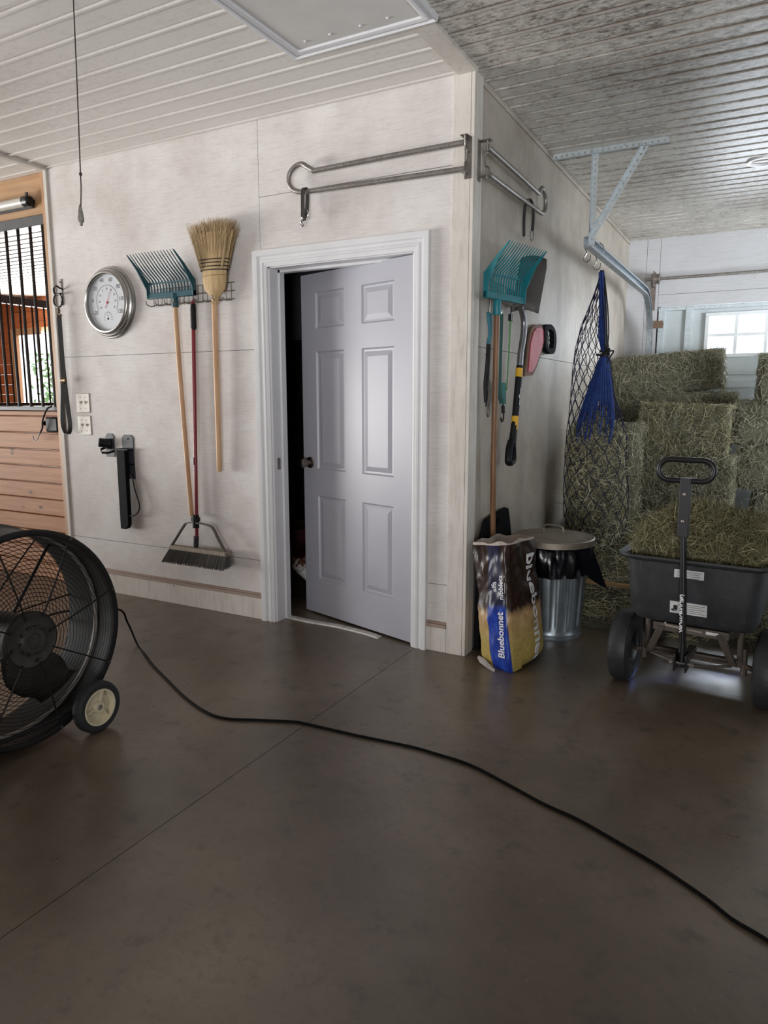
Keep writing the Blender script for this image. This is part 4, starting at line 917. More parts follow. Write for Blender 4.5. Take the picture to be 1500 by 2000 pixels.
b = MB(); b.lathe([(.185, .515), (.205, .505), (.214, .47), (.212, .43), (.203, .385), (.196, .352), (.188, .348)], 96, KC, cap=False, fn=lambda r, z, a: lin_fn(r, z, a)+(.0 if z > .4 else 0))
K0 = lambda x, y, z: (x, y, z)
b.loft([[(CX+.17, CY-.12, .50), (CX+.22, CY-.02, .50), (CX+.2, CY+.06, .49)], [(CX+.20, CY-.13, .42), (CX+.255, CY-.03, .42), (CX+.21, CY+.06, .40)], [(CX+.225, CY-.11, .36), (CX+.29, CY-.06, .35), (CX+.24, CY+.02, .34)], [(CX+.275, CY-.09, .325), (CX+.315, CY-.08, .31), (CX+.28, CY-.04, .31)]], closed=True)
b.build('liner', liner_black, t)

# ------------------------------------------------------------------ overhead door track, shaft, hooks
TX = .235
t = thing('door_track', 'galvanised overhead door track on perforated ceiling struts', 'door track', (TX, 3.9, 0))
path = [(1.25, 2.212), (1.8, 2.212), (2.6, 2.212), (3.45, 2.212)]+[(3.45+.42*math.sin(a), 1.792+.42*math.cos(a)) for a in np.linspace(.12, PI/2, 10)]+[(3.87, 1.4), (3.87, .8), (3.87, .0)]
rings = []
for i, (y, z) in enumerate(path):
    a, c = path[max(i-1, 0)], path[min(i+1, len(path)-1)]; d = Vector((0, c[0]-a[0], c[1]-a[1])).normalized(); n = Vector((0, -d.z, d.y)); o = Vector((TX, y, z))
    rings.append([tuple(o+Vector((x, 0, 0))+n*h) for x, h in ((.034, -.03), (-.010, -.03), (-.012, -.028), (-.012, .028), (-.010, .03), (.034, .03), (.034, .018), (.031, .018), (.031, .027), (-.009, .027), (-.009, -.027), (.031, -.027), (.031, -.018), (.034, -.018))])
b = MB(); b.loft(rings); b.build('track', galv, t, smooth=0)
def perf(a, c, wdir, w, hole, pitch):
    """perforated angle strut: one flange with holes, one plain"""
    a, c = Vector(a), Vector(c); d = (c-a); Ln = d.length; d.normalize(); wv = Vector(wdir); wv = (wv-d*wv.dot(d)).normalized(); nn = d.cross(wv)
    K = frame(a, d, wv, nn); b = MB(); k = int(Ln/pitch)
    hs_ = [[(pitch*(i+.5)+hole*math.cos(q), w/2+hole*math.sin(q)) for q in np.linspace(0, 2*PI, 9)[:-1]] for i in range(k)]
    b.prism([(0, 0), (Ln, 0), (Ln, w), (0, w)], 0, .002, K, holes=hs_)
    b.add([(0, 0, 0), (Ln, 0, 0), (Ln, 0, w*.8), (0, 0, w*.8), (0, .002, 0), (Ln, .002, 0), (Ln, .002, w*.8), (0, .002, w*.8)], [(0, 1, 2, 3), (4, 7, 6, 5), (0, 4, 5, 1), (3, 2, 6, 7), (1, 5, 6, 2), (0, 3, 7, 4)], K)
    return b
perf((.02, 1.255, CEIL-.045), (.67, 1.255, CEIL-.045), (0, 0, 1), .036, .0065, .034).build('ceiling_angle', galv_white, t)
perf((.255, 1.252, CEIL-.02), (.255, 1.252, 2.19), (1, 0, 0), .034, .0065, .034).build('drop_strut', galv_white, t)
perf((.535, 1.249, CEIL-.03), (.25, 1.249, 2.24), (1, 0, .5), .036, .0065, .034).build('diagonal_strut', galv_white, t)
t = thing('torsion_shaft', 'steel torsion shaft and drum over the overhead door', 'shaft', (.3, 3.88, 2.37))
b = MB(); b.tube([(.17, 3.88, 2.365), (3.0, 3.88, 2.365)], .0135, 12); b.build('shaft', dull_steel, t)
b = MB(); b.lathe([(.02, -.035), (.05, -.03), (.05, -.022), (.042, -.02), (.042, .02), (.05, .022), (.05, .03), (.02, .035)], 24, frame((.275, 3.88, 2.365), (0, 1, 0), (0, 0, 1), (1, 0, 0)), cap=False); b.build('cable_drum', dull_steel, t)
b = MB(); b.box(.255, .26, 3.82, 3.99, 2.30, 2.43); b.box(.22, .26, 3.975, 3.995, 2.1, 2.43); b.build('bearing_plate', pm('rusty bearing plate', '#7b7069', .6, .5, .25, 18), t)
b = MB(); b.box(.262, .345, 3.955, 3.995, 1.955, 1.985); b.box(.262, .345, 3.945, 3.965, 1.935, 2.0); b.build('roller_bracket', pm('rusty roller bracket', '#7d6757', .7, .3, .2), t)
def s_hook(lab, o, top, s=1):
    t = thing('s_hook', lab, 'hook', o, 'S hooks on the door track'); x, y, z = o; b = MB()
    b.tube(smooth_path([(x+.035, y, top-.03), (x+.036, y, top+.01), (x+.015, y, top+.038), (x-.014, y, top+.03), (x-.02, y, top-.01), (x-.005, y, (top+z)/2), (x-.008, y-.005, z+.03), (x-.02, y-.01, z), (x-.003, y-.02, z-.018), (x+.022, y-.02, z-.004), (x+.024, y-.02, z+.022)], 5), .0038, 7); b.build('hook', chrome, t)
s_hook('empty steel S hook nearest the end of the door track', (TX-.005, 1.33, 2.125), 2.212)
s_hook('steel S hook carrying the blue hay net on the door track', (TX+.015, 1.52, 2.105), 2.212)

# ------------------------------------------------------------------ hay
def blades(b, P, D, ln, w, bend=.25):
    """straws: P positions, D unit directions"""
    n = len(P); rnd = NR.normal(size=(n, 3)); W = np.cross(D, rnd); W /= np.linalg.norm(W, axis=1)[:, None]+1e-9
    B = np.cross(D, W); ln = np.broadcast_to(ln, n)[:, None]; w = np.broadcast_to(w, n)[:, None]*.5; kb = NR.uniform(-bend, bend, n)[:, None]*ln
    q = [P-D*ln/2-W*w*.6, P-D*ln/2+W*w*.6, P+B*kb-W*w, P+B*kb+W*w, P+D*ln/2-W*w*.5, P+D*ln/2+W*w*.5]
    V = np.stack(q, 1).reshape(-1, 3); o = len(b.v)
    b.v += [tuple(r) for r in V.tolist()]
    for i in range(n):
        k = o+6*i; b.f += [(k, k+1, k+3, k+2), (k+2, k+3, k+5, k+4)]; b.m += [b.mi, b.mi]
def unit(a): return a/(np.linalg.norm(a, axis=1)[:, None]+1e-9)
def lump(b, c, h, n=9, pw=6., amp=.02, M=None, seed=0.):
    """rounded lumpy block"""
    key = {}; vs = []; fs = []
    def vid(p):
        k = tuple(round(x*n) for x in p)
        if k not in key:
            q = Vector(p); nm = (abs(q.x)**pw+abs(q.y)**pw+abs(q.z)**pw)**(1/pw); q = q/nm
            o = Vector((q.x*h[0], q.y*h[1], q.z*h[2])); o += o.normalized()*amp*noise.noise((o*9)+Vector((seed, seed*.7, 3)))*1.6
            key[k] = len(vs); vs.append(o+Vector(c))
        return key[k]
    for ax in range(3):
        for sg in (-1, 1):
            for i in range(n):
                for j in range(n):
                    q = []
                    for (a, d) in ((0, 0), (1, 0), (1, 1), (0, 1)):
                        p = [0, 0, 0]; p[ax] = sg; p[(ax+1) % 3] = -1+2*(i+a)/n; p[(ax+2) % 3] = -1+2*(j+d)/n; q.append(vid(p))
                    fs.append(tuple(q if sg > 0 else q[::-1]))
    b.add(vs, fs, M)
def bale(lab, c, h, rot=0., tilt=0., n=2300, m=None, gold=0., seed=1., grp='stacked hay bales', lo=(.04, .12), w=.0027, rough=.16):
    n = int(n*2.1)
    M = Matrix.Translation(c) @ Matrix.Rotation(rot, 4, 'Z') @ Matrix.Rotation(tilt, 4, 'Y')
    b = MB(); lump(b, (0, 0, 0), h, 10, 9., .022, M, seed); b.mi = 1
    ar = np.array([h[0]*h[2], h[1]*h[2]*.7, h[1]*h[2]*.7, h[0]*h[1]]); fc = NR.choice(4, n, p=ar/ar.sum())
    u = NR.uniform(-1, 1, (n, 3)); H = np.array(h); nrm = np.zeros((n, 3))
    for k, (ax, sg) in enumerate(((1, -1), (0, 1), (0, -1), (2, 1))): q = fc == k; u[q, ax] = sg; nrm[q, ax] = sg
    P = u*H*.985+nrm*NR.uniform(-.004, .012, (n, 1)); D = NR.normal(size=(n, 3)); D -= nrm*(D*nrm).sum(1)[:, None]*.96; D = unit(D)+nrm*NR.normal(0, rough, (n, 1)); D = unit(D)
    R3 = np.array(M.to_3x3()); P = P@R3.T+np.array(c); D = D@R3.T; ln = NR.uniform(lo[0], lo[1], n); far = NR.random(n) < .03; ln[far] *= 1.5
    k = int(n*(1-gold)); blades(b, P[:k], D[:k], ln[:k], w); b.mi = 2
    if k < n: blades(b, P[k:], D[k:], ln[k:]*1.25, w*1.1)
    o = b.build('hay_bale', [hay_core, m or hay_green, hay_gold], None, loc=(c[0], c[1], c[2]-h[2]), smooth=0); tag(o, lab, 'hay bale', grp); return o
hb = []
bale('topmost hay bale of the stack, beneath the window', (.478, 3.53, 1.497), (.43, .23, .158), 0, -.075, 4200, seed=2)
bale('second hay bale from the top, directly under the topmost one', (.535, 3.48, 1.165), (.485, .25, .165), 0, .01, 4200, seed=5)
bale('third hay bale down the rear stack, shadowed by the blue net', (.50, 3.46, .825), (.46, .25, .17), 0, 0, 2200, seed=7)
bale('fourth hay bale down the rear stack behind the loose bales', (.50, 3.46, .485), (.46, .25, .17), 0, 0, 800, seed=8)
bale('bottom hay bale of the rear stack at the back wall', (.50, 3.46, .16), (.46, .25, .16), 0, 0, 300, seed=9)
bale('upper golden-fronted hay bale standing before the rear stack', (.69, 2.92, 1.03), (.315, .22, .20), .02, .03, 4200, gold=.45, seed=11)
bale('lower hay bale behind the cart handle, under the golden-fronted one', (.73, 2.90, .63), (.335, .24, .21), -.02, 0, 3800, gold=.12, seed=13)
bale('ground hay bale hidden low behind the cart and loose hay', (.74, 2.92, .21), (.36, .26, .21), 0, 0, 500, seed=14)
bale('upper hay bale between the grey side wall and blue net', (.238, 2.32, .90), (.188, .30, .19), 0, 0, 2800, seed=16)
bale('middle hay bale between the grey side wall and blue net', (.238, 2.32, .53), (.188, .30, .18), 0, 0, 2800, seed=17)
bale('bottom hay bale between the grey side wall and blue net', (.238, 2.32, .175), (.188, .30, .175), 0, 0, 900, seed=18)
bale('hay bale at the right edge, level with the second stack bale', (1.42, 3.3, 1.09), (.40, .24, .17), .05, .02, 2600, seed=21)
bale('hay bale at the right edge, under its neighbour beside the stack', (1.50, 3.25, .75), (.42, .24, .17), 0, 0, 2600, seed=22)
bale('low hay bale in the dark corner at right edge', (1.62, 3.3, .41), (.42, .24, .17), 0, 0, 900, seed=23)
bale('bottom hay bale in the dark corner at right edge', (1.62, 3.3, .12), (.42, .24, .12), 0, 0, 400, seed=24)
bale('topmost hay bale at the right edge, cut by the frame', (1.60, 3.15, 1.44), (.42, .23, .18), .03, 0, 1500, seed=25)
# loose hay on the floor
def ground_h(x, y):
    e = max(0, min(1, (y-.80-.05*math.sin(x*9))/1.0)); k = max(0, min(1, (2.75-y)/.25))
    return (.42*e**.75+.03*noise.noise(Vector((x*6, y*6, 1))))*k if e > 0 else -.02
b = MB(); nx, ny = 30, 30; vs = [(.03+1.75*i/nx, .75+2.0*j/ny, max(-.03, ground_h(.03+1.75*i/nx, .75+2.0*j/ny)*(1 if i > 0 else .9))) for j in range(ny+1) for i in range(nx+1)]
b.add(vs, [(j*(nx+1)+i, j*(nx+1)+i+1, (j+1)*(nx+1)+i+1, (j+1)*(nx+1)+i) for j in range(ny) for i in range(nx)]); b.mi = 1
n = 9000; xx = NR.uniform(.09, 1.75, n); yy = .80+1.75*NR.uniform(0, 1, n)**1.5; P = np.array([(x, y, max(.004, ground_h(x, y)+RN.uniform(-.005, .02))) for x, y in zip(xx, yy)]); D = NR.normal(size=(n, 3)); D[:, 2] *= .35; D = unit(D)
blades(b, P, D, NR.uniform(.05, .15, n), .0032, .3)
tag(b.build('loose_hay', [hay_core, hay_net_m], None, loc=(.9, 1.6, 0), smooth=0), 'loose hay strewn over the floor behind the cart and bin', 'hay', kind='stuff')
b = MB(); b.box(-.16, .16, -.02, .02, 0, .02, Matrix.Translation((.52, 1.02, .19)) @ Matrix.Rotation(-.05, 4, 'Z')); tag(b.build('wood_slat', wood_mat('bare wood slat', '#8b6d47', '#b08d60'), None, loc=(.52, 1.02, .19), bevel=.002), 'thin bare wood slat sticking out of the loose hay', 'slat')

# ------------------------------------------------------------------ blue hay net
NY = 1.52
prof = [(2.085, .272, .292, .012), (2.02, .262, .305, .02), (1.9, .225, .312, .035), (1.75, .168, .322, .05), (1.6, .138, .345, .07), (1.45, .128, .365, .09), (1.32, .126, .385, .11), (1.2, .124, .43, .14), (1.05, .115, .475, .17), (.9, .112, .475, .17), (.7, .112, .50, .18), (.52, .12, .505, .17), (.42, .15, .49, .14), (.35, .20, .46, .10), (.32, .26, .40, .05)]
def npt(a, f, sc=1.0):
    z = prof[0][0]+(prof[-1][0]-prof[0][0])*f
    for (z0, l0, r0, y0), (z1, l1, r1, y1) in zip(prof, prof[1:]):
        if z <= z0 and z >= z1-1e-6:
            k = (z0-z)/(z0-z1); l, r, yy = l0+(l1-l0)*k, r0+(r1-r0)*k, y0+(y1-y0)*k
    return Vector(((l+r)/2+(r-l)/2*sc*math.cos(a), NY+yy*sc*math.sin(a), z))
t = thing('hay_net', 'blue hay net stuffed with hay, hanging from the door track', 'hay net', (.3, NY, .37))
b = MB(); nn = 14
for sg in (1, -1):
    for k in range(nn):
        a0 = 2*PI*k/nn
        b.tube([npt(a0+sg*2*PI*.95*f+.05*math.sin(f*29*PI), f, 1.0+.07*min(1, f*1.6)) for f in np.linspace(0, 1, 64)], [.0021+.0005*q/63 for q in range(64)], 4)
b.build('net_mesh', navy_cord, t)
b = MB()
for sg in (1, -1):
    for k in range(24):
        a0 = RN.uniform(-.9, .9); x0 = .33+.008*a0
        b.tube([(.283+.012*a0, NY-.02+.02*math.sin(k), 2.07), (.305+.02*a0, NY-.03+.03*math.sin(k), 1.85), (.315+.024*a0+.006*sg, NY-.05, 1.68), (x0, NY-.07+.02*math.sin(k*2), 1.575)], .0028, 4)
b.build('gathered_cords', blue_cord, t)
b = MB(); rings = []
for f in np.linspace(0, .8, 8):
    z = 1.56-.36*f; c = .335-.02*f; rx = .018+.082*f**.9; rings.append([(c+rx*math.cos(a), NY-.09*(.8+.4*f)+.03*math.sin(a)*(1+f), z) for a in np.linspace(0, 2*PI, 17)[:-1]])
b.loft(rings)
for k in range(130):
    a = RN.uniform(0, 2*PI); a2 = a+RN.uniform(-.35, .35)
    ml = RN.uniform(.85, 1.5); b.tube([(.335-.02*f+(.02+.086*min(f, 1.05)**.9)*math.cos(a+(a2-a)*f), NY-.09*(.8+.4*f)+.033*math.sin(a)*(1+f)-(.06*(f-1) if f > 1 else 0), 1.56-.37*f) for f in [ml*q/5 for q in range(6)]], .0026, 4)
b.build('gathered_mesh', blue_cord, t)
b = MB()
for k in range(7): b.tube(smooth_path([(.33+RN.uniform(-.035, .035), NY-.10, 1.58+RN.uniform(-.03, .02)), (.345+RN.uniform(-.03, .04), NY-.12, 1.57+RN.uniform(-.03, .03)), (.34+RN.uniform(-.03, .03), NY-.08, 1.55+RN.uniform(-.03, .03)), (.32+RN.uniform(-.03, .03), NY-.11, 1.56)]), .006, 6)
for dx in (0, .011, .022): b.tube([(.298+dx*.3, NY-.03, 2.04), (.318+dx, NY-.06, 1.85), (.336+dx, NY-.08, 1.7), (.345+dx*.6, NY-.1, 1.57)], .0042, 6)
b.tube(smooth_path([(.35, NY-.1, 1.575), (.385, NY-.1, 1.582), (.395, NY-.1, 1.575), (.375, NY-.1, 1.54), (.36, NY-.1, 1.50), (.372, NY-.1, 1.45)]), .0048, 6)
b.build('drawstring', black_cord, t)
b = MB(); rings = []
for f in np.linspace(0, 1, 24):
    ff = .50+.49*f; sc = .93*min(1, .25+f*5)
    rings.append([npt(a, ff, sc)+Vector((.02*noise.noise(Vector((a*2, f*9, 4))), 0, .015*noise.noise(Vector((a*3, f*7, 9))))) for a in np.linspace(0, 2*PI, 33)[:-1]])
b.loft(rings); b.mi = 1; n = 7000; F = NR.uniform(.5, .99, n); A = NR.uniform(0, 2*PI, n); P = np.array([npt(a, f, NR.uniform(.88, 1.01)*min(1, .3+(f-.5)*9)) for a, f in zip(A, F)]); D = NR.normal(size=(n, 3)); D[:, 2] *= .9
O = np.stack([np.cos(A), np.sin(A), 0*A], 1); D -= O*(D*O).sum(1)[:, None]*.75; ln = NR.uniform(.04, .11, n); far = NR.random(n) < .025; ln[far] *= 1.8; D[far] += O[far]*1.5; P[far] += O[far]*.03; blades(b, P, unit(D), ln, .0034, .3)
hn = b.build('hay_filling', [hay_core, hay_net_m], t, smooth=0); hn['kind'] = 'stuff'

# ------------------------------------------------------------------ dump cart
YAW = math.radians(-5); CC = Vector((1.048, -.10, 0)); MX = Matrix.Translation(CC) @ Matrix.Rotation(YAW, 4, 'Z')
t = thing('dump_cart', 'black poly dump cart with loop handle, parked before the hay', 'cart', tuple(CC))
def rrect(x0, x1, y0, y1, r, z, k=5):
    out = []
    for cx, cy, a in ((x1-r, y1-r, 0), (x0+r, y1-r, 90), (x0+r, y0+r, 180), (x1-r, y0+r, 270)):
        for i in range(k+1): q = math.radians(a+90*i/k); out.append((cx+r*math.cos(q), cy+r*math.sin(q), z))
    return out
b = MB(MX)
prof_t = [(.20, .06, .335, .05), (.235, .02, .345, .06), (.25, -.0, .375, .06), (.262, -.018, .50, .06), (.272, -.03, .61, .06), (.278, -.036, .615, .06), (.300, -.058, .622, .07), (.305, -.064, .630, .07), (.303, -.062, .638, .07), (.282, -.042, .636, .06), (.270, -.028, .632, .06), (.262, -.018, .60, .06), (.245, .0, .39, .06), (.20, .06, .375, .05)]
b.loft([rrect(-hx, hx, yo, .98-yo*1.0, r, z) for hx, yo, z, r in prof_t])
b.build('tub', cart_poly, t, smooth=32)
b = MB(MX)
for i in range(4): x = -.18+.12*i; b.loft([[(x-.03, -.001-.0, .39), (x+.03, -.001, .39), (x+.03, .01, .39), (x-.03, .01, .39)], [(x-.028, -.03, .60), (x+.028, -.03, .60), (x+.028, -.01, .60), (x-.028, -.01, .60)]])
b.build('tub_rib', cart_poly, t, bevel=.004)
def yf(z): return -.0035-.018*max(0, (z-.375)/.125) if z < .5 else -.0215-.012*(z-.5)/.11
for (x0, x1, z0, z1, ic) in ((-.066, .048, .556, .592, 0), (-.078, .066, .398, .450, 1)):
    b = MB(MX); b.loft([[(x0, yf(z0)-.004, z0), (x1, yf(z0)-.004, z0), (x1, yf(z0)+.004, z0), (x0, yf(z0)+.004, z0)], [(x0, yf(z1)-.004, z1), (x1, yf(z1)-.004, z1), (x1, yf(z1)+.004, z1), (x0, yf(z1)+.004, z1)]]); s_ = b.build('sticker', paper, t)
    b = MB(MX)
    def dab(xa, xb, za, zb): b.add([(xa, yf(za)-.0046, za), (xb, yf(za)-.0046, za), (xb, yf(zb)-.0046, zb), (xa, yf(zb)-.0046, zb)], [(0, 1, 2, 3)])
    xs_ = x0+.045 if ic else x0+.008
    for i in range(5 if ic else 4): zz = z1-.010-.0085*i; dab(xs_, x1-.008-.01*(i % 2), zz, zz+.0018)
    if ic: dab(x0+.014, x0+.030, z0+.014, z0+.036); dab(x0+.006, x0+.016, z0+.010, z0+.018); dab(x0+.010, x0+.028, z0+.008, z0+.012)
    b.build('print', ink, s_)
b = MB(MX)                                    # chassis
b.box(-.15, .15, .03, .08, .30, .335); b.box(-.15, -.11, .05, .90, .30, .335); b.box(.11, .15, .05, .90, .30, .335)
for s in (-1, 1):
    b.loft([[(s*.10, .02, .32), (s*.13, .02, .32), (s*.13, .05, .32), (s*.10, .05, .32)], [(s*.155, .06, .185), (s*.185, .06, .185), (s*.185, .09, .185), (s*.155, .09, .185)]])
    b.tube([(s*.185, .10, .33), (s*.19, .12, .18)], .012, 8); b.tube([(s*.20, .13, .25), (s*.205, .13, .13)], .014, 8); b.tube([(s*.17, .13, .18), (s*.235, .13, .165), (s*.25, .15, .165)], .012, 8)
    b.tube([(s*.02, -.03, .185), (s*.165, .06, .185)], .006, 8)
b.box(-.19, .19, .115, .145, .165, .195); b.box(-.20, .20, .80, .84, .15, .18)
for s in (-1, 1): b.box(s*.13-.02, s*.13+.02, .80, .84, .18, .30)
b.box(-.016, .016, -.03, .13, .20, .225)
b.build('chassis', cart_frame, t, bevel=.002)
b = MB(MX); b.tube([(-.09, -.02, .352), (-.085, -.03, .345), (.02, -.032, .34), (.055, -.03, .338)], .006, 8); b.build('release_bar', pm('pale worn release bar', '#b3aca2', .4, .6, .1), t)
b = MB(MX); b.box(.062, .11, .026, .032, .315, .327); b.build('label_plate', paper, t)
for i, (s, y) in enumerate(((-1, .155), (1, .155), (-1, .82), (1, .82))):
    KW = MX @ frame((s*.292, y, .166), (0, 0, 1), (0, s, 0), (-1*s*s, 0, 0)) if False else MX @ Matrix.Translation((s*.292, y, .166)) @ Matrix.Rotation(s*PI/2, 4, 'Y')
    def tread(r, z, a): return r-(.0022 if (r > .155 and math.sin(a*46+(8*z/.045 if abs(z) < .034 else 0)) > .25) else 0)
    b = MB(); b.lathe([(.085, -.035), (.09, -.044), (.12, -.05), (.148, -.044), (.160, -.034), (.164, -.02), (.166, 0), (.164, .02), (.160, .034), (.148, .044), (.12, .05), (.09, .044), (.085, .035)], 138, KW, cap=False, fn=tread)
    w = b.build('wheel', tread_rubber, t, smooth=25)
    b = MB(); b.lathe([(0, -.03), (.02, -.03), (.022, -.018), (.06, -.014), (.075, -.034), (.088, -.038), (.088, .038), (.075, .034), (.06, .014), (.022, .018), (.02, .034), (0, .034)], 32, KW); b.build('wheel_rim', black_metal, w)
HX = -.012                                      # pull handle, upright
b = MB(MX); b.tube([(HX+.0, -.05, .21), (HX-.004, -.055, .40), (HX-.025, -.06, .75)], .0135, 14); b.tube([(HX, -.05, .205), (HX, -.05, .29)], .0165, 12)
hd = b.build('pull_tube', black_metal, t)
b = MB(MX); b.box(HX-.026, HX-.018, -.085, -.02, .17, .245); b.box(HX+.018, HX+.026, -.085, -.02, .17, .245); b.box(HX-.02, HX+.02, -.024, -.018, .17, .245); b.build('hitch_clevis', black_metal, t, bevel=.002)
b = MB(MX); b.tube([(HX-.045, -.055, .2), (HX+.05, -.055, .2)], .006, 8); b.tube([(HX-.047, -.055, .2), (HX-.035, -.055, .2)], .010, 6); b.tube([(HX+.036, -.055, .2), (HX+.048, -.055, .2)], .010, 6); b.build('hitch_bolt', dull_steel, t)
b = MB(MX); b.box(HX-.047, HX-.005, -.078, -.045, .735, .975); b.build('grip_bracket', pm('flat black bracket', '#2b2b2e', .55, var=.15), t, bevel=.003)
for z in (.80, .91): b = MB(MX); b.sphere((HX-.026, -.078, z), (.008, .004, .008), 8); b.build('bolt', dull_steel, t)
HC = (HX-.03, -.062, 1.005); st_ = [(HC[0]+s*.062+.042*math.cos(a), HC[1], HC[2]+.042*math.sin(a)) for s, rng in ((1, np.linspace(-PI/2, PI/2, 12)), (-1, np.linspace(PI/2, 1.5*PI, 12))) for a in rng]
b = MB(MX); b.tube(st_, .0115, 12, closed=True); b.build('loop_handle', black_metal, t)
vs, fs = glyphs('GROUNDWORK', .036, .0012, cut=.003); wd = max(p[0] for p in vs); sc = .165/wd
b = MB(MX); K = frame((HX-.0105, -.0695, .497), (.04, .02, -1), (1, 0, .04), (0, -1, 0)); b.add([(x*sc, .0137*math.sin((y-.012)*.95/.0137), .0137*math.cos((y-.012)*.95/.0137)-.0137+.0006) for x, y in vs], fs, K); b.build('lettering', letter_white, hd, smooth=0)
# hay heaped in the cart
def heap(x, y):
    ex = max(0, 1-(abs(x)/.275)**6); ey = max(0, 1-(abs(y-.475)/.50)**6)
    bump_ = .10*math.exp(-(abs(x+.10)/.16)**3-((y-.34)/.34)**2)+.05*math.exp(-((x-.10)/.16)**2-((y-.5)/.3)**2)+.095-.10*max(0, x)
    return .612+bump_*.80*(ex*ey)**.4+.030*noise.noise(Vector((x*9, y*9, 2)))
b = MB(MX); nx = ny = 26; vs = [(-.262+.524*i/nx, -.008+.966*j/ny, heap(-.262+.524*i/nx, -.008+.966*j/ny)) for j in range(ny+1) for i in range(nx+1)]
vs = [(x, y, z if 0 < i_ % (nx+1) < nx and nx < i_ < len(vs)-nx-1 else .56) for i_, (x, y, z) in enumerate(vs)]
b.add(vs, [(j*(nx+1)+i, j*(nx+1)+i+1, (j+1)*(nx+1)+i+1, (j+1)*(nx+1)+i) for j in range(ny) for i in range(nx)]); b.mi = 1
n = 15000; X_ = NR.uniform(-.25, .25, n); Y_ = NR.uniform(.01, .94, n); P = np.array([MX @ Vector((x, y, heap(x, y)+RN.uniform(-.01, .022))) for x, y in zip(X_, Y_)]); D = NR.normal(size=(n, 3)); D[:, 2] *= .75; ln = NR.uniform(.04, .13, n); blades(b, P, unit(D), ln, .0024, .35)
n = 1800; X_ = NR.uniform(-.25, .25, n); Y_ = NR.uniform(-.004, .05, n); P = np.array([MX @ Vector((x, y, RN.uniform(.60, heap(x, max(y, .03))+.01))) for x, y in zip(X_, Y_)]); D = NR.normal(size=(n, 3)); D[:, 1] *= .4; blades(b, P, unit(D), NR.uniform(.03, .09, n), .0024, .35)
tag(b.build('cart_hay', [hay_core, hay_gold], None, loc=tuple(MX @ Vector((0, .45, .4))), smooth=0), 'heap of loose golden hay filling the black dump cart', 'hay', kind='stuff')

# ------------------------------------------------------------------ kitten behind the door
fm, nt, bb = base_mat('white and brown tabby fur'); co = coords(nt, 'Object'); f1 = noise_f(nt, co, 90, 4, .6)
sx = N(nt, 'ShaderNodeSeparateXYZ'); L(nt, N(nt, 'ShaderNodeTexCoord').outputs['Object'], sx.inputs[0])
wh = ramp(nt, [(.3, lin('#b9b2ae')), (.7, lin('#e0dcd8'))], f1); br_ = ramp(nt, [(.35, lin('#4a3428')), (.65, lin('#8a5c42'))], f1)
top = math_n(nt, 'GREATER_THAN', sx.outputs[2], .012); side_ = math_n(nt, 'GREATER_THAN', math_n(nt, 'ABSOLUTE', math_n(nt, 'SUBTRACT', sx.outputs[0], .0)), .009)
L(nt, mix(nt, math_n(nt, 'MULTIPLY', top, side_), wh, br_), bb.inputs['Base Color']); bb.inputs['Roughness'].default_value = .85
HC = Vector((-1.286, .40, .242)); fw = Vector((.60, -.80, 0)).normalized()
KH = frame(HC, (-fw.y*-1*-1, fw.x, 0), (0, 0, 1), fw)
rt = Vector((0, 0, 1)).cross(fw)
t = thing('cat', 'small white and brown tabby cat peeking from the dark doorway', 'cat', tuple(HC))
b = MB()
def L3(r, u, f): return HC+rt*r+Vector((0, 0, u))+fw*f
b.sphere(L3(0, 0, 0), (.046, .044, .042), 20); b.sphere(L3(.0, -.014, .03), (.024, .018, .02), 16); b.sphere(L3(.024, -.008, .012), (.02, .018, .02), 12); b.sphere(L3(-.024, -.008, .012), (.02, .018, .02), 12); b.sphere(L3(0, .004, .036), (.011, .013, .012), 12)
for s in (-1, 1):
    b.loft([[L3(s*.042, .018, .008), L3(s*.014, .036, .006), L3(s*.022, .03, -.014), L3(s*.04, .018, -.01)], [L3(s*.045, .045, .004), L3(s*.030, .052, .002), L3(s*.034, .05, -.008), L3(s*.044, .044, -.006)], [L3(s*.046, .068, .0), L3(s*.044, .069, .0), L3(s*.044, .068, -.004), L3(s*.046, .067, -.004)]])
bd = Vector((.11, .10, 0))
b.tube([L3(0, -.02, -.01), HC+Vector((.045, .04, -.06)), HC+Vector((.085, .09, -.11)), HC+Vector((.15, .16, -.15)), HC+Vector((.21, .23, -.165)), HC+Vector((.235, .26, -.165))], [.034, .046, .062, .07, .062, .03], 20)
for q in ((.055, .065), (.085, .04)):
    b.tube([HC+Vector((q[0], q[1], -.09)), HC+Vector((q[0]-.005, q[1]-.01, -.16)), HC+Vector((q[0]-.004, q[1]-.012, -.222)), HC+Vector((q[0]+.006, q[1]-.03, -.231))], [.026, .018, .014, .012], 10)
for q in ((.17, .23), (.22, .18)):
    b.tube([HC+Vector((q[0], q[1], -.15)), HC+Vector((q[0]+.02, q[1]-.03, -.19)), HC+Vector((q[0]+.03, q[1]+.01, -.222)), HC+Vector((q[0]-.03, q[1]-.04, -.229))], [.045, .035, .018, .012], 10)
b.tube(smooth_path([HC+Vector((.235, .25, -.19)), HC+Vector((.28, .27, -.222)), HC+Vector((.26, .33, -.228)), HC+Vector((.18, .35, -.228))]), .013, 8)
body = b.build('body', fm, t); rm = body.modifiers.new('skin', 'REMESH'); rm.mode = 'VOXEL'; rm.voxel_size = .004; rm.use_smooth_shade = True; sm = body.modifiers.new('soft', 'SMOOTH'); sm.iterations = 4
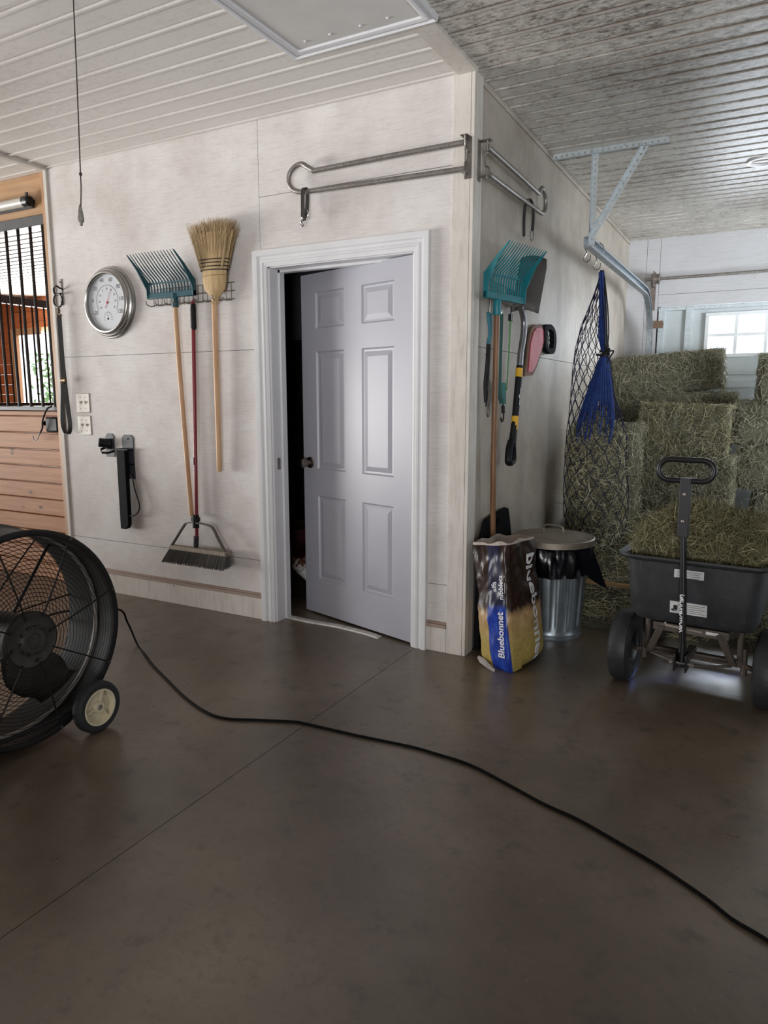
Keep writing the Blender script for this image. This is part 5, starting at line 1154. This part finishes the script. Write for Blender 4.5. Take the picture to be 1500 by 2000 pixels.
for s in (-1, 1):
    b = MB(); b.sphere(L3(s*.018, .006, .0385), (.0085, .0085, .0085), 12); e = b.build('eye', pm('amber eye', '#6b5a2a', .15), t)
    b = MB(); b.sphere(L3(s*.018, .006, .0425), (.0055, .0062, .0055), 10); b.build('pupil', black_plastic, e)
b = MB(); b.sphere(L3(0, -.006, .0505), (.0055, .004, .004), 10); b.build('nose', pm('pink nose', '#9a6a66', .5), t)
t = thing('red_tub', 'dark red tub standing in the dark room behind the cat', 'tub', (-1.75, 1.05, 0))
b = MB(); b.lathe([(0, .01), (.17, 0), (.2, .34), (.215, .345), (.215, .36), (.195, .36), (.165, .02), (0, .02)], 32, Matrix.Translation((-1.75, 1.05, 0))); b.build('tub_body', pm('dark red plastic', '#6b1f22', .5), t)

# ------------------------------------------------------------------ light: daylight through the open barn ends, plus an added spot
w = bpy.data.worlds.new('sky'); SC.world = w; w.use_nodes = True; bg = w.node_tree.nodes['Background']; bg.inputs[0].default_value = (.86, .93, 1.0, 1); bg.inputs[1].default_value = 2.2
def area(name, loc, aim, sx, sy, power, col, spread):
    l = bpy.data.lights.new(name, 'AREA'); l.shape = 'RECTANGLE'; l.size = sx; l.size_y = sy; l.energy = power; l.color = col; l.spread = math.radians(spread)
    o = bpy.data.objects.new(name, l); COL.objects.link(o); o.location = loc; d = Vector(aim)-Vector(loc); o.rotation_euler = d.to_track_quat('-Z', 'Y').to_euler(); return o
area('daylight_left_doorway', (-8.8, -3.3, .9), (-.5, -.5, 3.5), 3.6, 1.6, 90, (1, .98, .955), 58)
area('daylight_rear_doorway', (1.6, -6.8, .8), (-.5, 0, 2.9), 3.4, 1.4, 58, (.97, .98, 1), 70)
area('daylight_right_doorway', (5.15, .4, 1.3), (1.3, 4.0, 1.9), 1.6, 2.0, 52, (.90, .95, 1), 64)
area('added_cart_floor_spot', (5.15, 2.95, .6), (1.19, .33, 0), .06, .06, .45, (.22, .36, 1), 2.2)  # added narrow blue lamp without a known source, brightens floor under the cart
area('daylight_window', (1.2, 4.25, 1.95), (1.3, 2.0, 1.0), 1.0, .4, 80, (.82, .9, 1), 170)
area('daylight_stall_window', (-8.0, 3.68, 1.75), (-5.5, 1.2, 2.4), .8, 1.0, 160, (1, .98, .95), 170)
vs_ = SC.view_settings; SC.display_settings.display_device = 'sRGB'; vs_.view_transform = 'Standard'; vs_.look = 'None'; vs_.exposure = 0.0; vs_.gamma = 1; vs_.use_curve_mapping = False
